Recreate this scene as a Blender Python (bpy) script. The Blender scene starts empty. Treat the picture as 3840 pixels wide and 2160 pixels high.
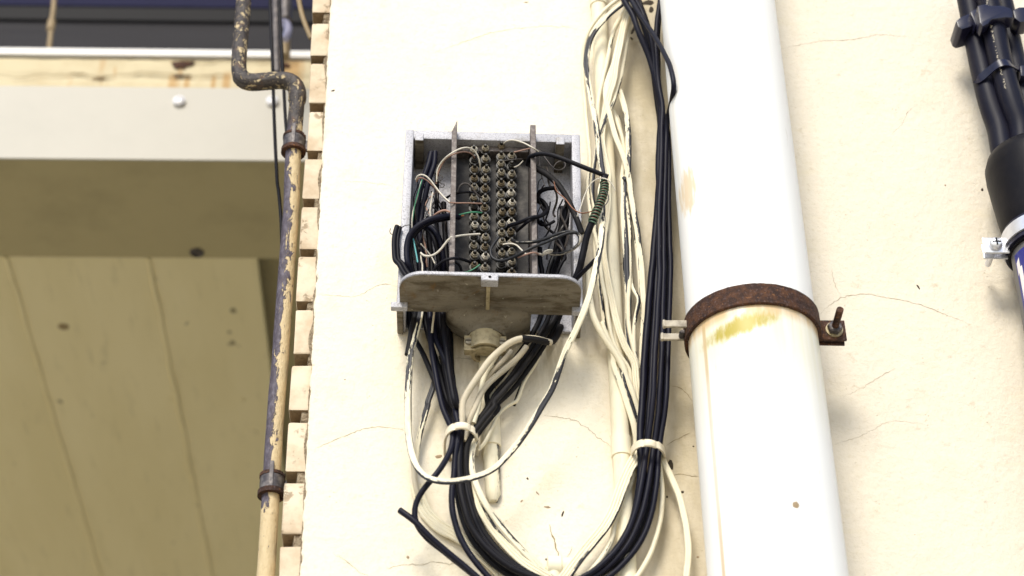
import bpy, bmesh, math, random
from mathutils import Vector, Matrix, noise as mnoise

# ------------------------------------------------------------------ camera, sky, sun, exposure
random.seed(7)
scene = bpy.context.scene
COL = scene.collection

# surveyed camera axes (columns: right, down, forward) in world coordinates; the wall plane is y = 0
UPV = Vector((-131.0, -6826.0, 4917.19)).normalized()
INV = Vector((-200.0, 3546.0, 4917.19)).normalized()
RTV = Vector((0.99933499, 0.00664810, 0.03585232))
ROWS = (RTV, INV, UPV)
FPX = 4917.19 * 3840 / 2576            # focal length in photograph pixels (3840 wide)

def cam2world(v):
    return Vector((ROWS[0].dot(v), ROWS[1].dot(v), ROWS[2].dot(v)))

FWD = cam2world(Vector((0, 0, 1)))
RIGHT = cam2world(Vector((1, 0, 0)))
DOWN = cam2world(Vector((0, 1, 0)))
CAM = FWD * -1.89                       # 1.89 m from the middle of the wall

cam_data = bpy.data.cameras.new('camera')
cam = bpy.data.objects.new('camera', cam_data)
COL.objects.link(cam)
cam.matrix_world = Matrix((
    (RIGHT.x, -DOWN.x, -FWD.x, CAM.x),
    (RIGHT.y, -DOWN.y, -FWD.y, CAM.y),
    (RIGHT.z, -DOWN.z, -FWD.z, CAM.z),
    (0, 0, 0, 1)))
cam_data.sensor_width = 36.0
cam_data.lens = 68.72
cam_data.clip_start = 0.05
cam_data.clip_end = 2000
cam_data.dof.use_dof = True
cam_data.dof.focus_distance = 1.87
cam_data.dof.aperture_fstop = 5.6
scene.camera = cam

SUN_EL, SUN_AZ = math.radians(40), math.radians(-17)     # azimuth from -Y, negative = left
sun_from = Vector((math.sin(SUN_AZ) * math.cos(SUN_EL), -math.cos(SUN_AZ) * math.cos(SUN_EL), math.sin(SUN_EL)))
world = bpy.data.worlds.new('World')
scene.world = world
world.use_nodes = True
wn = world.node_tree
wn.nodes.clear()
sky = wn.nodes.new('ShaderNodeTexSky')
sky.sky_type = 'NISHITA'
sky.sun_disc = False
sky.sun_elevation = SUN_EL
sky.sun_rotation = math.atan2(sun_from.x, sun_from.y)
sky.air_density = 1.0
sky.dust_density = 1.2
sky.ozone_density = 1.0
bg = wn.nodes.new('ShaderNodeBackground')
bg.inputs['Strength'].default_value = 0.10
wo = wn.nodes.new('ShaderNodeOutputWorld')
wn.links.new(sky.outputs[0], bg.inputs[0])
wn.links.new(bg.outputs[0], wo.inputs[0])

sun_data = bpy.data.lights.new('sun', 'SUN')
sun_data.energy = 1.5
sun_data.angle = math.radians(21)
sun_data.color = (1.0, 0.95, 0.83)
sun = bpy.data.objects.new('sun', sun_data)
COL.objects.link(sun)
sun.rotation_euler = sun_from.to_track_quat('Z', 'Y').to_euler()
sun.location = (-2, -4, 4)

vs = scene.view_settings
vs.view_transform = 'Standard'
vs.look = 'None'
vs.exposure = 1.16
vs.gamma = 1.0
scene.render.engine = 'CYCLES'
scene.cycles.use_denoising = True
scene.cycles.max_bounces = 8
scene.cycles.diffuse_bounces = 5

# ------------------------------------------------------------------ pixel <-> place
ZOOM = {'F': (0, 0, 1.0), 'H': (0, 0, 3840 / 2576),
        'Z1': (1450, 430, 900 / 2288), 'Z2': (1450, 950, 900 / 2288), 'Z3': (1450, 1500, 900 / 1976),
        'Z4': (2050, 0, 600 / 1242), 'Z5': (2050, 650, 650 / 1256), 'Z6': (2050, 1350, 700 / 1252),
        'L1': (0, 0, 1250 / 2576), 'L2': (800, 0, 500 / 1035), 'L3': (850, 650, 500 / 966), 'L4': (850, 1350, 500 / 894),
        'R6': (2400, 1000, 900 / 2576), 'R7': (3340, 0, 500 / 630), 'R8': (3560, 0, 280 / 845), 'R9': (3600, 750, 240 / 869),
        'G': (1700, 1180, 300 / 2415)}

def ray(px, py):
    return cam2world(Vector((px - 1920, py - 1080, FPX)))

def at(px, py, d=0.0):
    """point d millimetres in front of the plaster face, on the survey ray of a photograph pixel"""
    v = ray(px, py)
    t = (-d / 1000 - CAM.y) / v.y
    return CAM + v * t

def atz(px, py, z):
    v = ray(px, py)
    return CAM + v * ((z - CAM.z) / v.z)

def Z(k, x, y, d=0.0):
    ox, oy, s = ZOOM[k]
    return at(ox + x * s, oy + y * s, d)

def T(*segs, d=20):
    """a run of surveyed points: ('Z4', [(x, y, depth_mm), ...]), ..."""
    out = []
    for k, pts in segs:
        for p in pts:
            out.append(Z(k, p[0], p[1], p[2] if len(p) > 2 else d))
    return out

# ------------------------------------------------------------------ materials
MATS = {}

class NT:
    def __init__(self, name):
        self.m = bpy.data.materials.new(name)
        self.m.use_nodes = True
        self.t = self.m.node_tree
        self.b = self.t.nodes['Principled BSDF']
        self.out = self.t.nodes['Material Output']
        self.tc = self.t.nodes.new('ShaderNodeTexCoord')
        self.oi = self.t.nodes.new('ShaderNodeObjectInfo')
        MATS[name] = self.m
    def link(self, a, b):
        self.t.links.new(a, b)
    def val(self, sock, v):
        if hasattr(v, 'is_output'):
            self.link(v, sock)
        elif isinstance(v, tuple) and len(v) == 3 and sock.type == 'RGBA':
            sock.default_value = (*v, 1)
        else:
            sock.default_value = v
    def attr(self, name, sock='Vector'):
        n = self.t.nodes.new('ShaderNodeAttribute')
        n.attribute_name = name
        return n.outputs[sock]
    def obj(self):
        return self.tc.outputs['Object']
    def world(self):
        g = self.t.nodes.new('ShaderNodeNewGeometry')
        return g.outputs['Position']
    def normal(self):
        g = self.t.nodes.new('ShaderNodeNewGeometry')
        return g.outputs['Normal']
    def scale(self, vec, s, off=None):
        n = self.t.nodes.new('ShaderNodeMapping')
        self.link(vec, n.inputs['Vector'])
        n.inputs['Scale'].default_value = s
        if off is not None:
            self.val(n.inputs['Location'], off)
        return n.outputs[0]
    def vrand(self, vec, k=30.0):
        """shift a coordinate by a different amount on every object"""
        m = self.t.nodes.new('ShaderNodeVectorMath')
        m.operation = 'ADD'
        self.link(vec, m.inputs[0])
        c = self.t.nodes.new('ShaderNodeCombineXYZ')
        r = self.math('MULTIPLY', self.oi.outputs['Random'], k)
        for i in range(3):
            self.link(r, c.inputs[i])
        self.link(c.outputs[0], m.inputs[1])
        return m.outputs[0]
    def noise(self, vec, scale, detail=4, rough=0.55, dist=0.0):
        n = self.t.nodes.new('ShaderNodeTexNoise')
        self.link(vec, n.inputs['Vector'])
        n.inputs['Scale'].default_value = scale
        n.inputs['Detail'].default_value = detail
        n.inputs['Roughness'].default_value = rough
        n.inputs['Distortion'].default_value = dist
        return n.outputs['Fac']
    def voro(self, vec, scale, feature='F1'):
        n = self.t.nodes.new('ShaderNodeTexVoronoi')
        n.feature = feature
        self.link(vec, n.inputs['Vector'])
        n.inputs['Scale'].default_value = scale
        return n.outputs['Distance']
    def math(self, op, a, b=0.0, c=0.0, clamp=False):
        n = self.t.nodes.new('ShaderNodeMath')
        n.operation = op
        n.use_clamp = clamp
        self.val(n.inputs[0], a); self.val(n.inputs[1], b); self.val(n.inputs[2], c)
        return n.outputs[0]
    def step(self, v, lo, hi, a=0.0, b=1.0):
        n = self.t.nodes.new('ShaderNodeMapRange')
        n.interpolation_type = 'SMOOTHSTEP'
        self.val(n.inputs['Value'], v)
        n.inputs['From Min'].default_value = lo; n.inputs['From Max'].default_value = hi
        n.inputs['To Min'].default_value = a; n.inputs['To Max'].default_value = b
        return n.outputs['Result']
    def mix(self, f, a, b):
        n = self.t.nodes.new('ShaderNodeMix')
        n.data_type = 'RGBA'
        self.val(n.inputs[0], f)
        self.val(n.inputs[6], a); self.val(n.inputs[7], b)
        return n.outputs[2]
    def sep(self, vec):
        n = self.t.nodes.new('ShaderNodeSeparateXYZ')
        self.link(vec, n.inputs[0])
        return n.outputs
    def bump(self, h, strength=0.3, dist=0.001, prev=None):
        n = self.t.nodes.new('ShaderNodeBump')
        n.inputs['Strength'].default_value = strength
        n.inputs['Distance'].default_value = dist
        self.link(h, n.inputs['Height'])
        if prev is not None:
            self.link(prev, n.inputs['Normal'])
        return n.outputs[0]
    def set(self, color=None, rough=None, metal=None, normal=None, spec=None):
        if color is not None: self.val(self.b.inputs['Base Color'], color)
        if rough is not None: self.val(self.b.inputs['Roughness'], rough)
        if metal is not None: self.val(self.b.inputs['Metallic'], metal)
        if spec is not None: self.val(self.b.inputs['Specular IOR Level'], spec)
        if normal is not None: self.link(normal, self.b.inputs['Normal'])
        return self.m

CREAM = (0.78, 0.715, 0.54)
CREAM_D = (0.70, 0.61, 0.44)

def m_plaster():
    n = NT('plaster'); p = n.world(); xyz = n.sep(p); x, z = xyz[0], xyz[2]
    big = n.noise(p, 3.0, 3)
    mid = n.noise(p, 22.0, 5)
    c = n.mix(n.step(big, .35, .65), (0.79, 0.725, 0.605), (0.765, 0.695, 0.565))
    c = n.mix(n.step(mid, .50, .75, 0, .45), c, (0.69, 0.61, 0.43))
    right = n.step(x, 0.06, 0.24, 0.0, 1.0)                 # bump grows rougher and colour darker towards the right
    c = n.mix(n.math('MULTIPLY', right, .50), c, (0.60, 0.54, 0.455))
    fine = n.noise(p, 210.0, 4, .65)
    c = n.mix(n.step(fine, .50, .72, 0, .32), c, (0.58, 0.50, 0.34))
    dirt = n.noise(p, 55.0, 6, .7)
    dirty_side = n.step(x, 0.02, 0.14, 0.40, 1.0)
    c = n.mix(n.math('MULTIPLY', n.step(dirt, .58, .72, 0, .5), dirty_side), c, (0.42, 0.34, 0.22))
    gap = n.math('MULTIPLY', n.step(x, .085, .13, 0, 1), n.step(x, .15, .20, 1, 0))     # shade in the strip beside the downpipe painted in, mottled with grime
    c = n.mix(n.math('MULTIPLY', gap, n.step(n.noise(n.scale(p, (40, 40, 14)), 1.0, 4), .30, .62, .40, .88)), c, (0.47, 0.40, 0.27))
    # shade under the box painted into the plaster, along with brown grime runs
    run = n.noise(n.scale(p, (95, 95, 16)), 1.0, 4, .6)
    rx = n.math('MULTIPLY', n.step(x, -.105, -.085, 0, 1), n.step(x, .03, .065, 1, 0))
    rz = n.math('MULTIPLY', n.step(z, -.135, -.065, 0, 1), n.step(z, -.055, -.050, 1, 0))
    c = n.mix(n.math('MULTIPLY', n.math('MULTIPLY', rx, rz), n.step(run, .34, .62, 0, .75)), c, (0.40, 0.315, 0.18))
    # trowel streaks, faint
    tr = n.noise(n.scale(p, (9, 9, 60)), 1.0, 4, .6, .5)
    c = n.mix(n.step(tr, .56, .72, 0, .22), c, (0.66, 0.58, 0.40))
    pits = n.voro(p, 190.0)
    pitm = n.math('MULTIPLY', n.step(pits, .08, .20, 1, 0), n.step(n.noise(p, 40, 2), .58, .66))
    c = n.mix(n.math('MULTIPLY', pitm, .38), c, (0.40, 0.32, 0.20))
    h1 = n.noise(p, 130.0, 5, .6)
    h2 = n.noise(p, 420.0, 3, .6)
    h3 = n.noise(p, 62.0, 3, .5, .4)
    h = n.math('ADD', n.math('MULTIPLY', h1, 1.0), n.math('MULTIPLY', h2, .35))
    h = n.math('ADD', h, n.math('MULTIPLY', n.math('MULTIPLY', h3, n.math('ADD', .45, right)), .62))
    h = n.math('SUBTRACT', h, n.math('MULTIPLY', pitm, .35))
    b = n.bump(h, .50, .0024)
    b = n.bump(n.noise(p, 14, 2), .35, .006, b)
    return n.set(c, .92, 0, b, .2)

def m_paint(name, col=CREAM, flake=0.0, under=(0.016, 0.016, 0.022), grime=.4, sc=(260, 260, 34), rough=.62, tone=.35):
    """old cream wall paint over a black sheath; flakes run along the cable"""
    n = NT(name); tc = n.vrand(n.attr('tc'), 9.0)
    lowv = n.noise(n.scale(tc, (sc[0] * .55, sc[1] * .55, sc[2] * .30)), 1.0, 3, .55, .3)
    edge = n.noise(n.scale(tc, (sc[0] * 2.6, sc[1] * 2.6, sc[2] * 5.0)), 1.0, 4, .7)
    spread = n.noise(n.scale(tc, (8, 8, 7)), 1.0, 2)
    raw = n.sep(n.attr('tc'))
    side = n.math('MULTIPLY', n.math('DIVIDE', raw[0], .004), n.math('SUBTRACT', n.math('MULTIPLY', n.oi.outputs['Random'], .30), .05))
    m = n.math('ADD', n.math('ADD', lowv, n.math('MULTIPLY', n.math('SUBTRACT', edge, .5), .26)),
               n.math('ADD', n.math('MULTIPLY', n.math('SUBTRACT', spread, .5), .5), side))
    th = .82 - flake * .44
    mask = n.step(m, th, th + .012)
    g = n.noise(n.scale(tc, (300, 300, 60)), 1.0, 4, .7)
    c = n.mix(n.step(g, .5, .78, 0, grime), col, (0.34, 0.27, 0.16))
    c = n.mix(n.step(n.noise(tc, 25.0, 2), .35, .7, 0, tone), c, CREAM_D)
    c = n.mix(mask, c, under)
    h = n.math('ADD', n.math('MULTIPLY', mask, -1.0), n.math('MULTIPLY', g, .4))
    return n.set(c, n.math('SUBTRACT', rough, n.math('MULTIPLY', mask, .15)), 0, n.bump(h, .5, .0007), .35)

def m_rubber(name, col=(0.0050, 0.0046, 0.0078), rough=.42, dust=.10):
    n = NT(name); tc = n.vrand(n.attr('tc'), 9.0)
    g = n.noise(n.scale(tc, (220, 220, 30)), 1.0, 5, .65)
    c = n.mix(n.step(g, .5, .8, 0, dust), col, (0.10, 0.085, 0.065))
    sp = n.noise(n.scale(tc, (700, 700, 500)), 1.0, 2)
    c = n.mix(n.step(sp, .76, .80, 0, .7), c, (0.35, 0.32, 0.28))
    r = n.math('ADD', rough, n.math('MULTIPLY', g, .22))
    return n.set(c, r, 0, n.bump(g, .15, .0006), .16)

def m_plain(name, col, rough=.6, metal=0.0, var=.25, scale=120, bump=.15, spec=.4, dark=None):
    n = NT(name); p = n.vrand(n.world(), 3.0)
    g = n.noise(p, scale, 5, .65)
    d = dark or tuple(x * .55 for x in col)
    c = n.mix(n.step(g, .42, .78, 0, var), col, d)
    return n.set(c, rough, metal, n.bump(g, bump, .0008), spec)

def m_aluminium():
    n = NT('cast_aluminium'); p = n.world()
    s = n.noise(p, 700, 3, .7)
    g = n.noise(p, 45, 5, .6)
    c = n.mix(n.step(s, .45, .72, 0, .75), (0.43, 0.425, 0.455), (0.12, 0.118, 0.128))
    c = n.mix(n.step(g, .55, .75, 0, .6), c, (0.20, 0.175, 0.13))
    return n.set(c, n.math('ADD', .42, n.math('MULTIPLY', s, .3)), .2, n.bump(s, .3, .0007), .4)

def m_dirty_cast():
    """bare casting caked with brown grime and rust runs"""
    n = NT('grime_and_shade_casting'); p = n.world()  # also carries the painted shade on the corner posts
    g = n.noise(n.scale(p, (22, 60, 40)), 1.0, 7, .72, .3)
    s = n.noise(p, 400, 3, .7)
    r = n.noise(n.scale(p, (30, 16, 24)), 1.0, 5, .65, .6)
    c = n.mix(n.step(g, .40, .66), (0.215, 0.187, 0.145), (0.085, 0.067, 0.043))
    c = n.mix(n.step(r, .58, .70, 0, .85), c, (0.17, 0.085, 0.02))
    c = n.mix(n.step(s, .58, .74, 0, .6), c, (0.035, 0.03, 0.025))
    c = n.mix(n.step(n.noise(p, 160, 2), .70, .74, 0, .5), c, (0.5, 0.46, 0.36))
    return n.set(c, .8, .1, n.bump(n.math('ADD', g, n.math('MULTIPLY', s, .5)), .45, .0012), .3)

def m_rust():
    n = NT('rusted_steel'); p = n.world()
    g = n.noise(p, 120, 5, .7)
    s = n.noise(p, 520, 3, .7)
    c = n.mix(n.step(g, .40, .64), (0.032, 0.014, 0.009), (0.085, 0.034, 0.014))
    c = n.mix(n.step(s, .54, .70, 0, .75), c, (0.15, 0.10, 0.10))
    c = n.mix(n.step(n.noise(p, 330, 2), .64, .70, 0, .8), c, (0.22, 0.095, 0.035))
    return n.set(c, .8, .15, n.bump(n.math('ADD', g, s), .6, .0015), .4)

def m_pipe():
    """iron pipe: cream paint peeling off a dark violet-grey primer, on the left side most"""
    n = NT('peeling_pipe_paint'); tc = n.attr('tc'); s = n.sep(tc)
    v, side = s[2], n.math('DIVIDE', s[0], .0084)
    z = n.sep(n.world())[2]
    a = n.noise(n.scale(tc, (120, 120, 42)), 1.0, 6, .68, .6)
    # amount of bare primer: nearly all above the first clamp, left half below it, little under the lower clamp
    hi = n.step(z, .215, .235, 0, 1)
    lo = n.step(z, -.235, -.215, 1, 0)
    midm = n.math('SUBTRACT', n.math('SUBTRACT', 1.0, hi), lo)
    bias = n.math('ADD', n.math('MULTIPLY', hi, .075),
                  n.math('ADD', n.math('MULTIPLY', lo, -.17),
                         n.math('MULTIPLY', midm, n.math('MULTIPLY', n.math('ADD', side, -.05), -.24))))
    a2 = n.noise(n.scale(tc, (210, 210, 130)), 1.0, 6, .72, .5)
    a = n.math('ADD', n.math('MULTIPLY', a, n.math('SUBTRACT', 1.0, hi)), n.math('MULTIPLY', a2, hi))
    m = n.step(n.math('ADD', a, bias), .49, .515)
    g = n.noise(n.scale(tc, (260, 260, 120)), 1.0, 5, .7)
    dark = n.mix(n.step(g, .42, .66), n.mix(hi, (0.060, 0.046, 0.060), (0.032, 0.025, 0.023)), n.mix(hi, (0.125, 0.108, 0.135), (0.085, 0.068, 0.060)))
    rust = n.step(n.noise(n.scale(tc, (90, 90, 60)), 1.0, 4), .56, .68, 0, .8)
    dark = n.mix(n.math('MULTIPLY', rust, n.math('ADD', .15, n.math('MULTIPLY', hi, .85))), dark, (0.11, 0.055, 0.03))
    paint = n.mix(n.step(g, .45, .75, 0, .5), (0.56, 0.44, 0.255), (0.38, 0.27, 0.13))
    scratch = n.step(n.noise(n.scale(tc, (340, 340, 90)), 1.0, 3), .66, .69, 0, .9)
    paint = n.mix(scratch, paint, (0.10, 0.08, 0.075))
    c = n.mix(m, paint, dark)
    return n.set(c, .55, 0, n.bump(n.math('ADD', n.math('MULTIPLY', m, -1.0), n.math('MULTIPLY', g, 1.2)), .8, .0016), .4)

def m_brick():
    n = NT('whitewashed_brick'); p = n.vrand(n.obj(), 5.0)
    g = n.noise(p, 30, 5, .6)
    s = n.noise(p, 160, 5, .7, .6)
    c = n.mix(n.step(g, .38, .66), (0.68, 0.58, 0.435), (0.54, 0.42, 0.29))
    chips = n.math('MULTIPLY', n.step(s, .52, .58), n.step(n.noise(p, 34, 2), .55, .64))
    c = n.mix(n.math('MULTIPLY', chips, .85), c, (0.30, 0.22, 0.14))
    h = n.math('SUBTRACT', n.math('MULTIPLY', s, .4), chips)
    return n.set(c, .9, 0, n.bump(h, .55, .002), .2)

def m_brickside():
    n = NT('mortar'); p = n.world()
    s = n.noise(p, 260, 5, .75)
    c = n.mix(n.step(s, .40, .62), (0.36, 0.29, 0.20), (0.17, 0.125, 0.08))
    return n.set(c, .95, 0, n.bump(s, .8, .003), .2)

def m_pvc():
    n = NT('white_pvc'); p = n.obj(); s = n.sep(p)     # origin at the clamp on the pipe axis
    z = s[2]; x = s[0]
    c = n.mix(n.step(n.noise(p, 9, 4), .45, .75, 0, .25), (0.86, 0.85, 0.83), (0.82, 0.80, 0.74))
    # rust wash and ochre blotch under the clamp, streaking down
    st = n.noise(n.scale(p, (70, 70, 7)), 1.0, 4, .6)
    below = n.step(z, -.16, -.012, 0, 1)
    under = n.step(z, -.006, .0, 1, 0)
    wash = n.math('MULTIPLY', n.math('MULTIPLY', below, under), n.step(st, .30, .70, .30, .75))
    c = n.mix(wash, c, (0.74, 0.68, 0.44))
    # blotch: elongated patch on the left of the front
    bx = n.math('POWER', n.math('DIVIDE', n.math('ADD', x, .018), .030), 2.0)
    zz = n.math('ADD', n.math('ADD', z, .026), n.math('MULTIPLY', x, -.22))
    bz = n.math('POWER', n.math('DIVIDE', zz, .0105), 2.0)
    r = n.math('ADD', n.math('ADD', bx, bz), n.math('MULTIPLY', n.math('SUBTRACT', n.noise(n.scale(p, (220, 220, 60)), 1.0, 5, .7), .5), 2.4))
    blot = n.math('MULTIPLY', n.step(r, .1, 1.5, 1, 0), n.step(s[1], -.02, 0, 1, 0))
    c = n.mix(n.math('MULTIPLY', blot, .95), c, (0.40, 0.315, 0.022))
    rim = n.math('MULTIPLY', n.step(z, -.026, -.015, 0, 1), under)
    c = n.mix(n.math('MULTIPLY', rim, n.step(st, .3, .6, .2, .75)), c, (0.60, 0.37, 0.15))
    # old tan smear on the left flank
    sx = n.math('POWER', n.math('DIVIDE', n.math('ADD', x, .052), .007), 2.0)
    sz = n.math('POWER', n.math('DIVIDE', n.math('SUBTRACT', z, .143), .028), 2.0)
    sm = n.step(n.math('ADD', n.math('ADD', sx, sz), n.math('MULTIPLY', n.math('SUBTRACT', n.noise(n.scale(p, (300, 300, 60)), 1.0, 4), .5), 2.5)), .2, 1.2, 1, 0)
    c = n.mix(n.math('MULTIPLY', sm, .8), c, (0.72, 0.55, 0.33))
    lx = n.math('POWER', n.math('DIVIDE', n.math('ADD', x, n.math('ADD', .0495, n.math('MULTIPLY', z, -.004))), .0014), 2.0)
    line = n.math('MULTIPLY', n.step(lx, .2, 1.2, 1, 0), n.math('MULTIPLY', n.step(z, -.02, -.012, 1, 0), n.step(st, .25, .6, .35, .8)))
    c = n.mix(line, c, (0.56, 0.40, 0.20))
    scuff = n.step(n.noise(n.scale(p, (160, 160, 22)), 1.0, 5, .7), .66, .72, 0, .35)
    c = n.mix(scuff, c, (0.52, 0.48, 0.40))
    drip = n.step(n.noise(n.scale(p, (75, 75, 2.2)), 1.0, 3, .5), .60, .72, 0, .28)
    c = n.mix(drip, c, (0.64, 0.58, 0.44))
    return n.set(c, .42, 0, n.bump(n.noise(p, 26, 3), .12, .003), .4)

STREAKS = [(at(648, 310, -700).x, .009, at(648, 285, -700).z), (at(700, 310, -700).x, .006, at(700, 290, -700).z), (at(850, 310, -700).x, .007, at(850, 280, -700).z), (at(800, 310, -700).x, .004, at(800, 290, -700).z), (at(1095, 250, -700).x, .022, at(1095, 215, -700).z)]

def m_masonry():
    n = NT('cracked_masonry_paint'); p = n.world()
    s = n.sep(p)
    g = n.noise(p, 18, 5, .6)
    c = n.mix(n.step(g, .45, .7, 0, .5), (0.60, 0.52, 0.35), (0.48, 0.39, 0.24))
    st = n.noise(n.scale(p, (34, 34, 5)), 1.0, 4, .6)
    near = n.step(s[0], -.72, -.50, 0, 1)
    c = n.mix(n.math('MULTIPLY', n.step(st, .58, .68, 0, .5), near), c, (0.42, 0.20, 0.045))
    zt = n.sep(p)[2]
    for x0, w0, zhi in STREAKS:          # rust runs below the spalled patches
        gx = n.math('POWER', n.math('DIVIDE', n.math('SUBTRACT', s[0], x0), w0), 2.0)
        k = n.math('MULTIPLY', n.step(n.math('ADD', gx, n.math('MULTIPLY', n.math('SUBTRACT', st, .5), 1.5)), .1, 1.1, 1, 0), n.step(zt, zhi - .003, zhi + .01, 1, 0))
        c = n.mix(n.math('MULTIPLY', k, .62), c, (0.42, 0.215, 0.05))
    return n.set(c, .85, 0, n.bump(g, .4, .004), .3)

def m_soffit(name, a, b):
    n = NT(name); p = n.vrand(n.world(), 4.0)
    g = n.noise(n.scale(p, (6, 1.3, 6)), 1.0, 4, .6)
    f = n.noise(n.scale(p, (60, 9, 60)), 1.0, 4, .6)
    c = n.mix(n.step(g, .35, .7), a, b)
    c = n.mix(n.step(f, .55, .75, 0, .25), c, tuple(x * .6 for x in b))
    sp = n.step(n.noise(n.scale(p, (34, 22, 34)), 1.0, 2), .72, .78, 0, .7)
    c = n.mix(sp, c, (0.10, 0.08, 0.05))
    return n.set(c, .7, 0, n.bump(f, .2, .002), .3)

def m_ground():
    n = NT('paving'); p = n.world()
    g = n.noise(p, 2, 5, .6); s = n.noise(p, 60, 4, .7)
    c = n.mix(n.step(g, .3, .7), (0.50, 0.445, 0.33), (0.44, 0.39, 0.285))
    c = n.mix(n.step(s, .5, .75, 0, .4), c, (0.18, 0.16, 0.13))
    return n.set(c, .9, 0, n.bump(s, .4, .003), .2)

def m_glass():
    n = NT('dark_window_glass'); p = n.world()
    g = n.noise(n.scale(p, (3, 3, 90)), 1.0, 3)
    c = n.mix(g, (0.030, 0.029, 0.032), (0.048, 0.046, 0.050))
    return n.set(c, .85, 0, None, .12)

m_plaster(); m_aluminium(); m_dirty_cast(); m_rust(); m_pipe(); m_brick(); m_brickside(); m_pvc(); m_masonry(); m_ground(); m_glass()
m_paint('paint_clean', flake=0.24, grime=.35)
m_paint('paint_worn', flake=0.47, grime=.5)
m_paint('paint_flaked', flake=0.66, grime=.5)
m_paint('paint_grey', col=(0.52, 0.46, 0.35), flake=0.20, under=(0.03, 0.027, 0.025), grime=.75)
m_paint('paint_conduit', col=(0.77, 0.71, 0.54), flake=0.0, grime=.35)
m_paint('paint_tie', col=(0.78, 0.70, 0.55), flake=0.0, grime=.5)
m_paint('black_chipped', col=(0.010, 0.010, 0.012), flake=.50, under=(0.42, 0.38, 0.31), grime=.05, sc=(420, 420, 160), rough=.5, tone=0.0)
m_rubber('rubber'); m_rubber('rubber_dusty', (0.010, 0.009, 0.010), .5, .38)
m_rubber('rubber_gloss', (0.0060, 0.0060, 0.0145), .36, .10)
m_plain('raw_brick', (0.26, 0.185, 0.11), .95, 0, .7, 180, .6, .2, (0.12, 0.085, 0.05))
m_plain('rail_steel', (0.115, 0.095, 0.088), .6, .3, .7, 260, .4, .4, (0.30, 0.27, 0.25))
m_plain('terminal_board_paint', (0.026, 0.024, 0.025), .65, .0, .9, 60, .3, .3, (0.13, 0.12, 0.11))
m_plain('post_black', (0.012, 0.010, 0.008), .5, 0, .5, 300, .3, .5, (0.06, 0.045, 0.025))
m_plain('aged_brass', (0.36, 0.315, 0.235), .42, .3, .9, 400, .3, .5, (0.13, 0.10, 0.06))
m_plain('brown_brass', (0.20, 0.155, 0.095), .45, .3, .8, 400, .3, .5, (0.07, 0.05, 0.03))
m_plain('saddle_metal', (0.46, 0.385, 0.24), .6, .25, .85, 150, .5, .4, (0.14, 0.105, 0.06))
m_plain('zinc', (0.72, 0.73, 0.78), .30, .6, .25, 200, .1)
m_plain('worn_grey_paint', (0.50, 0.45, 0.36), .7, 0, .95, 90, .5, .3, (0.22, 0.19, 0.15))
m_plain('fascia_paint', (0.455, 0.43, 0.375), .55, 0, .15, 6, .05)
m_plain('ledge_white', (0.74, 0.72, 0.70), .5, 0, .2, 20)
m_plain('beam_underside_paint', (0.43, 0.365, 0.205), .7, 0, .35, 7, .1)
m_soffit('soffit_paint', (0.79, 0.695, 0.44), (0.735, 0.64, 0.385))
m_plain('dark_frame', (0.006, 0.0055, 0.007), .6, 0, .3, 30, .1, .15)
m_plain('tan_rod', (0.30, 0.22, 0.12), .6, 0, .5, 90)
m_plain('steel_grey_dark', (0.060, 0.052, 0.055), .5, .4, .9, 130, .4, .5, (0.25, 0.22, 0.20))
m_plain('navy_paint', (0.016, 0.016, 0.045), .8, 0, .3, 20, .1, .15)
m_plain('lilac_paint', (0.38, 0.37, 0.52), .4, 0, .3, 80)
m_plain('screw_white', (0.80, 0.79, 0.82), .3, .2, .1, 80)
m_plain('black_plastic', (0.010, 0.010, 0.028), .30, 0, .2, 160, .1, .4)
m_plain('heatshrink', (0.007, 0.0065, 0.009), .45, 0, .3, 90, .2, .12, (0.022, 0.019, 0.018))
m_plain('grey_conduit', (0.13, 0.125, 0.125), .5, 0, .2, 90, .1)
m_plain('label_blue', (0.025, 0.028, 0.20), .35, 0, .05, 50, .02)
m_plain('label_white', (0.80, 0.74, 0.74), .4, 0, .05, 50, .02)
m_plain('copper_green', (0.045, 0.105, 0.060), .45, 0, .5, 500, .2, .5, (0.14, 0.15, 0.10))
m_plain('copper_brown', (0.20, 0.085, 0.045), .4, .4, .4, 500, .2)
m_plain('wire_white', (0.62, 0.57, 0.48), .5, 0, .35, 300, .1)
m_plain('wire_pink', (0.34, 0.20, 0.15), .5, 0, .4, 300, .1)
m_plain('wire_green', (0.05, 0.22, 0.12), .45, 0, .2, 300, .1)
m_plain('wire_teal', (0.10, 0.33, 0.34), .45, 0, .2, 300, .1)
m_plain('wire_orange', (0.42, 0.14, 0.05), .45, 0, .2, 300, .1)
m_plain('wire_dark', (0.055, 0.045, 0.040), .5, 0, .4, 300, .1)
m_plain('crack_dark', (0.27, 0.21, 0.12), .95, 0, .5, 200, .1)
m_plain('debris_dark', (0.045, 0.030, 0.018), .9, 0, .5, 400, .4)
m_plain('debris_tan', (0.33, 0.245, 0.15), .9, 0, .5, 400, .4)
m_plain('cobweb_dirt', (0.05, 0.038, 0.025), .95, 0, .5, 300, .5)

# ------------------------------------------------------------------ object helpers
def tag(o, label=None, cat=None, group=None, kind=None):
    if label: o['label'] = label
    if cat: o['category'] = cat
    if group: o['group'] = group
    if kind: o['kind'] = kind
    return o

def empty(name, loc, label=None, cat=None, group=None):
    o = bpy.data.objects.new(name, None)
    o.empty_display_size = .02
    o.location = loc
    COL.objects.link(o)
    return tag(o, label, cat, group)

def world_loc(o):
    v = Vector(o.location)
    while o.parent:
        o = o.parent
        v += Vector(o.location)
    return v

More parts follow.
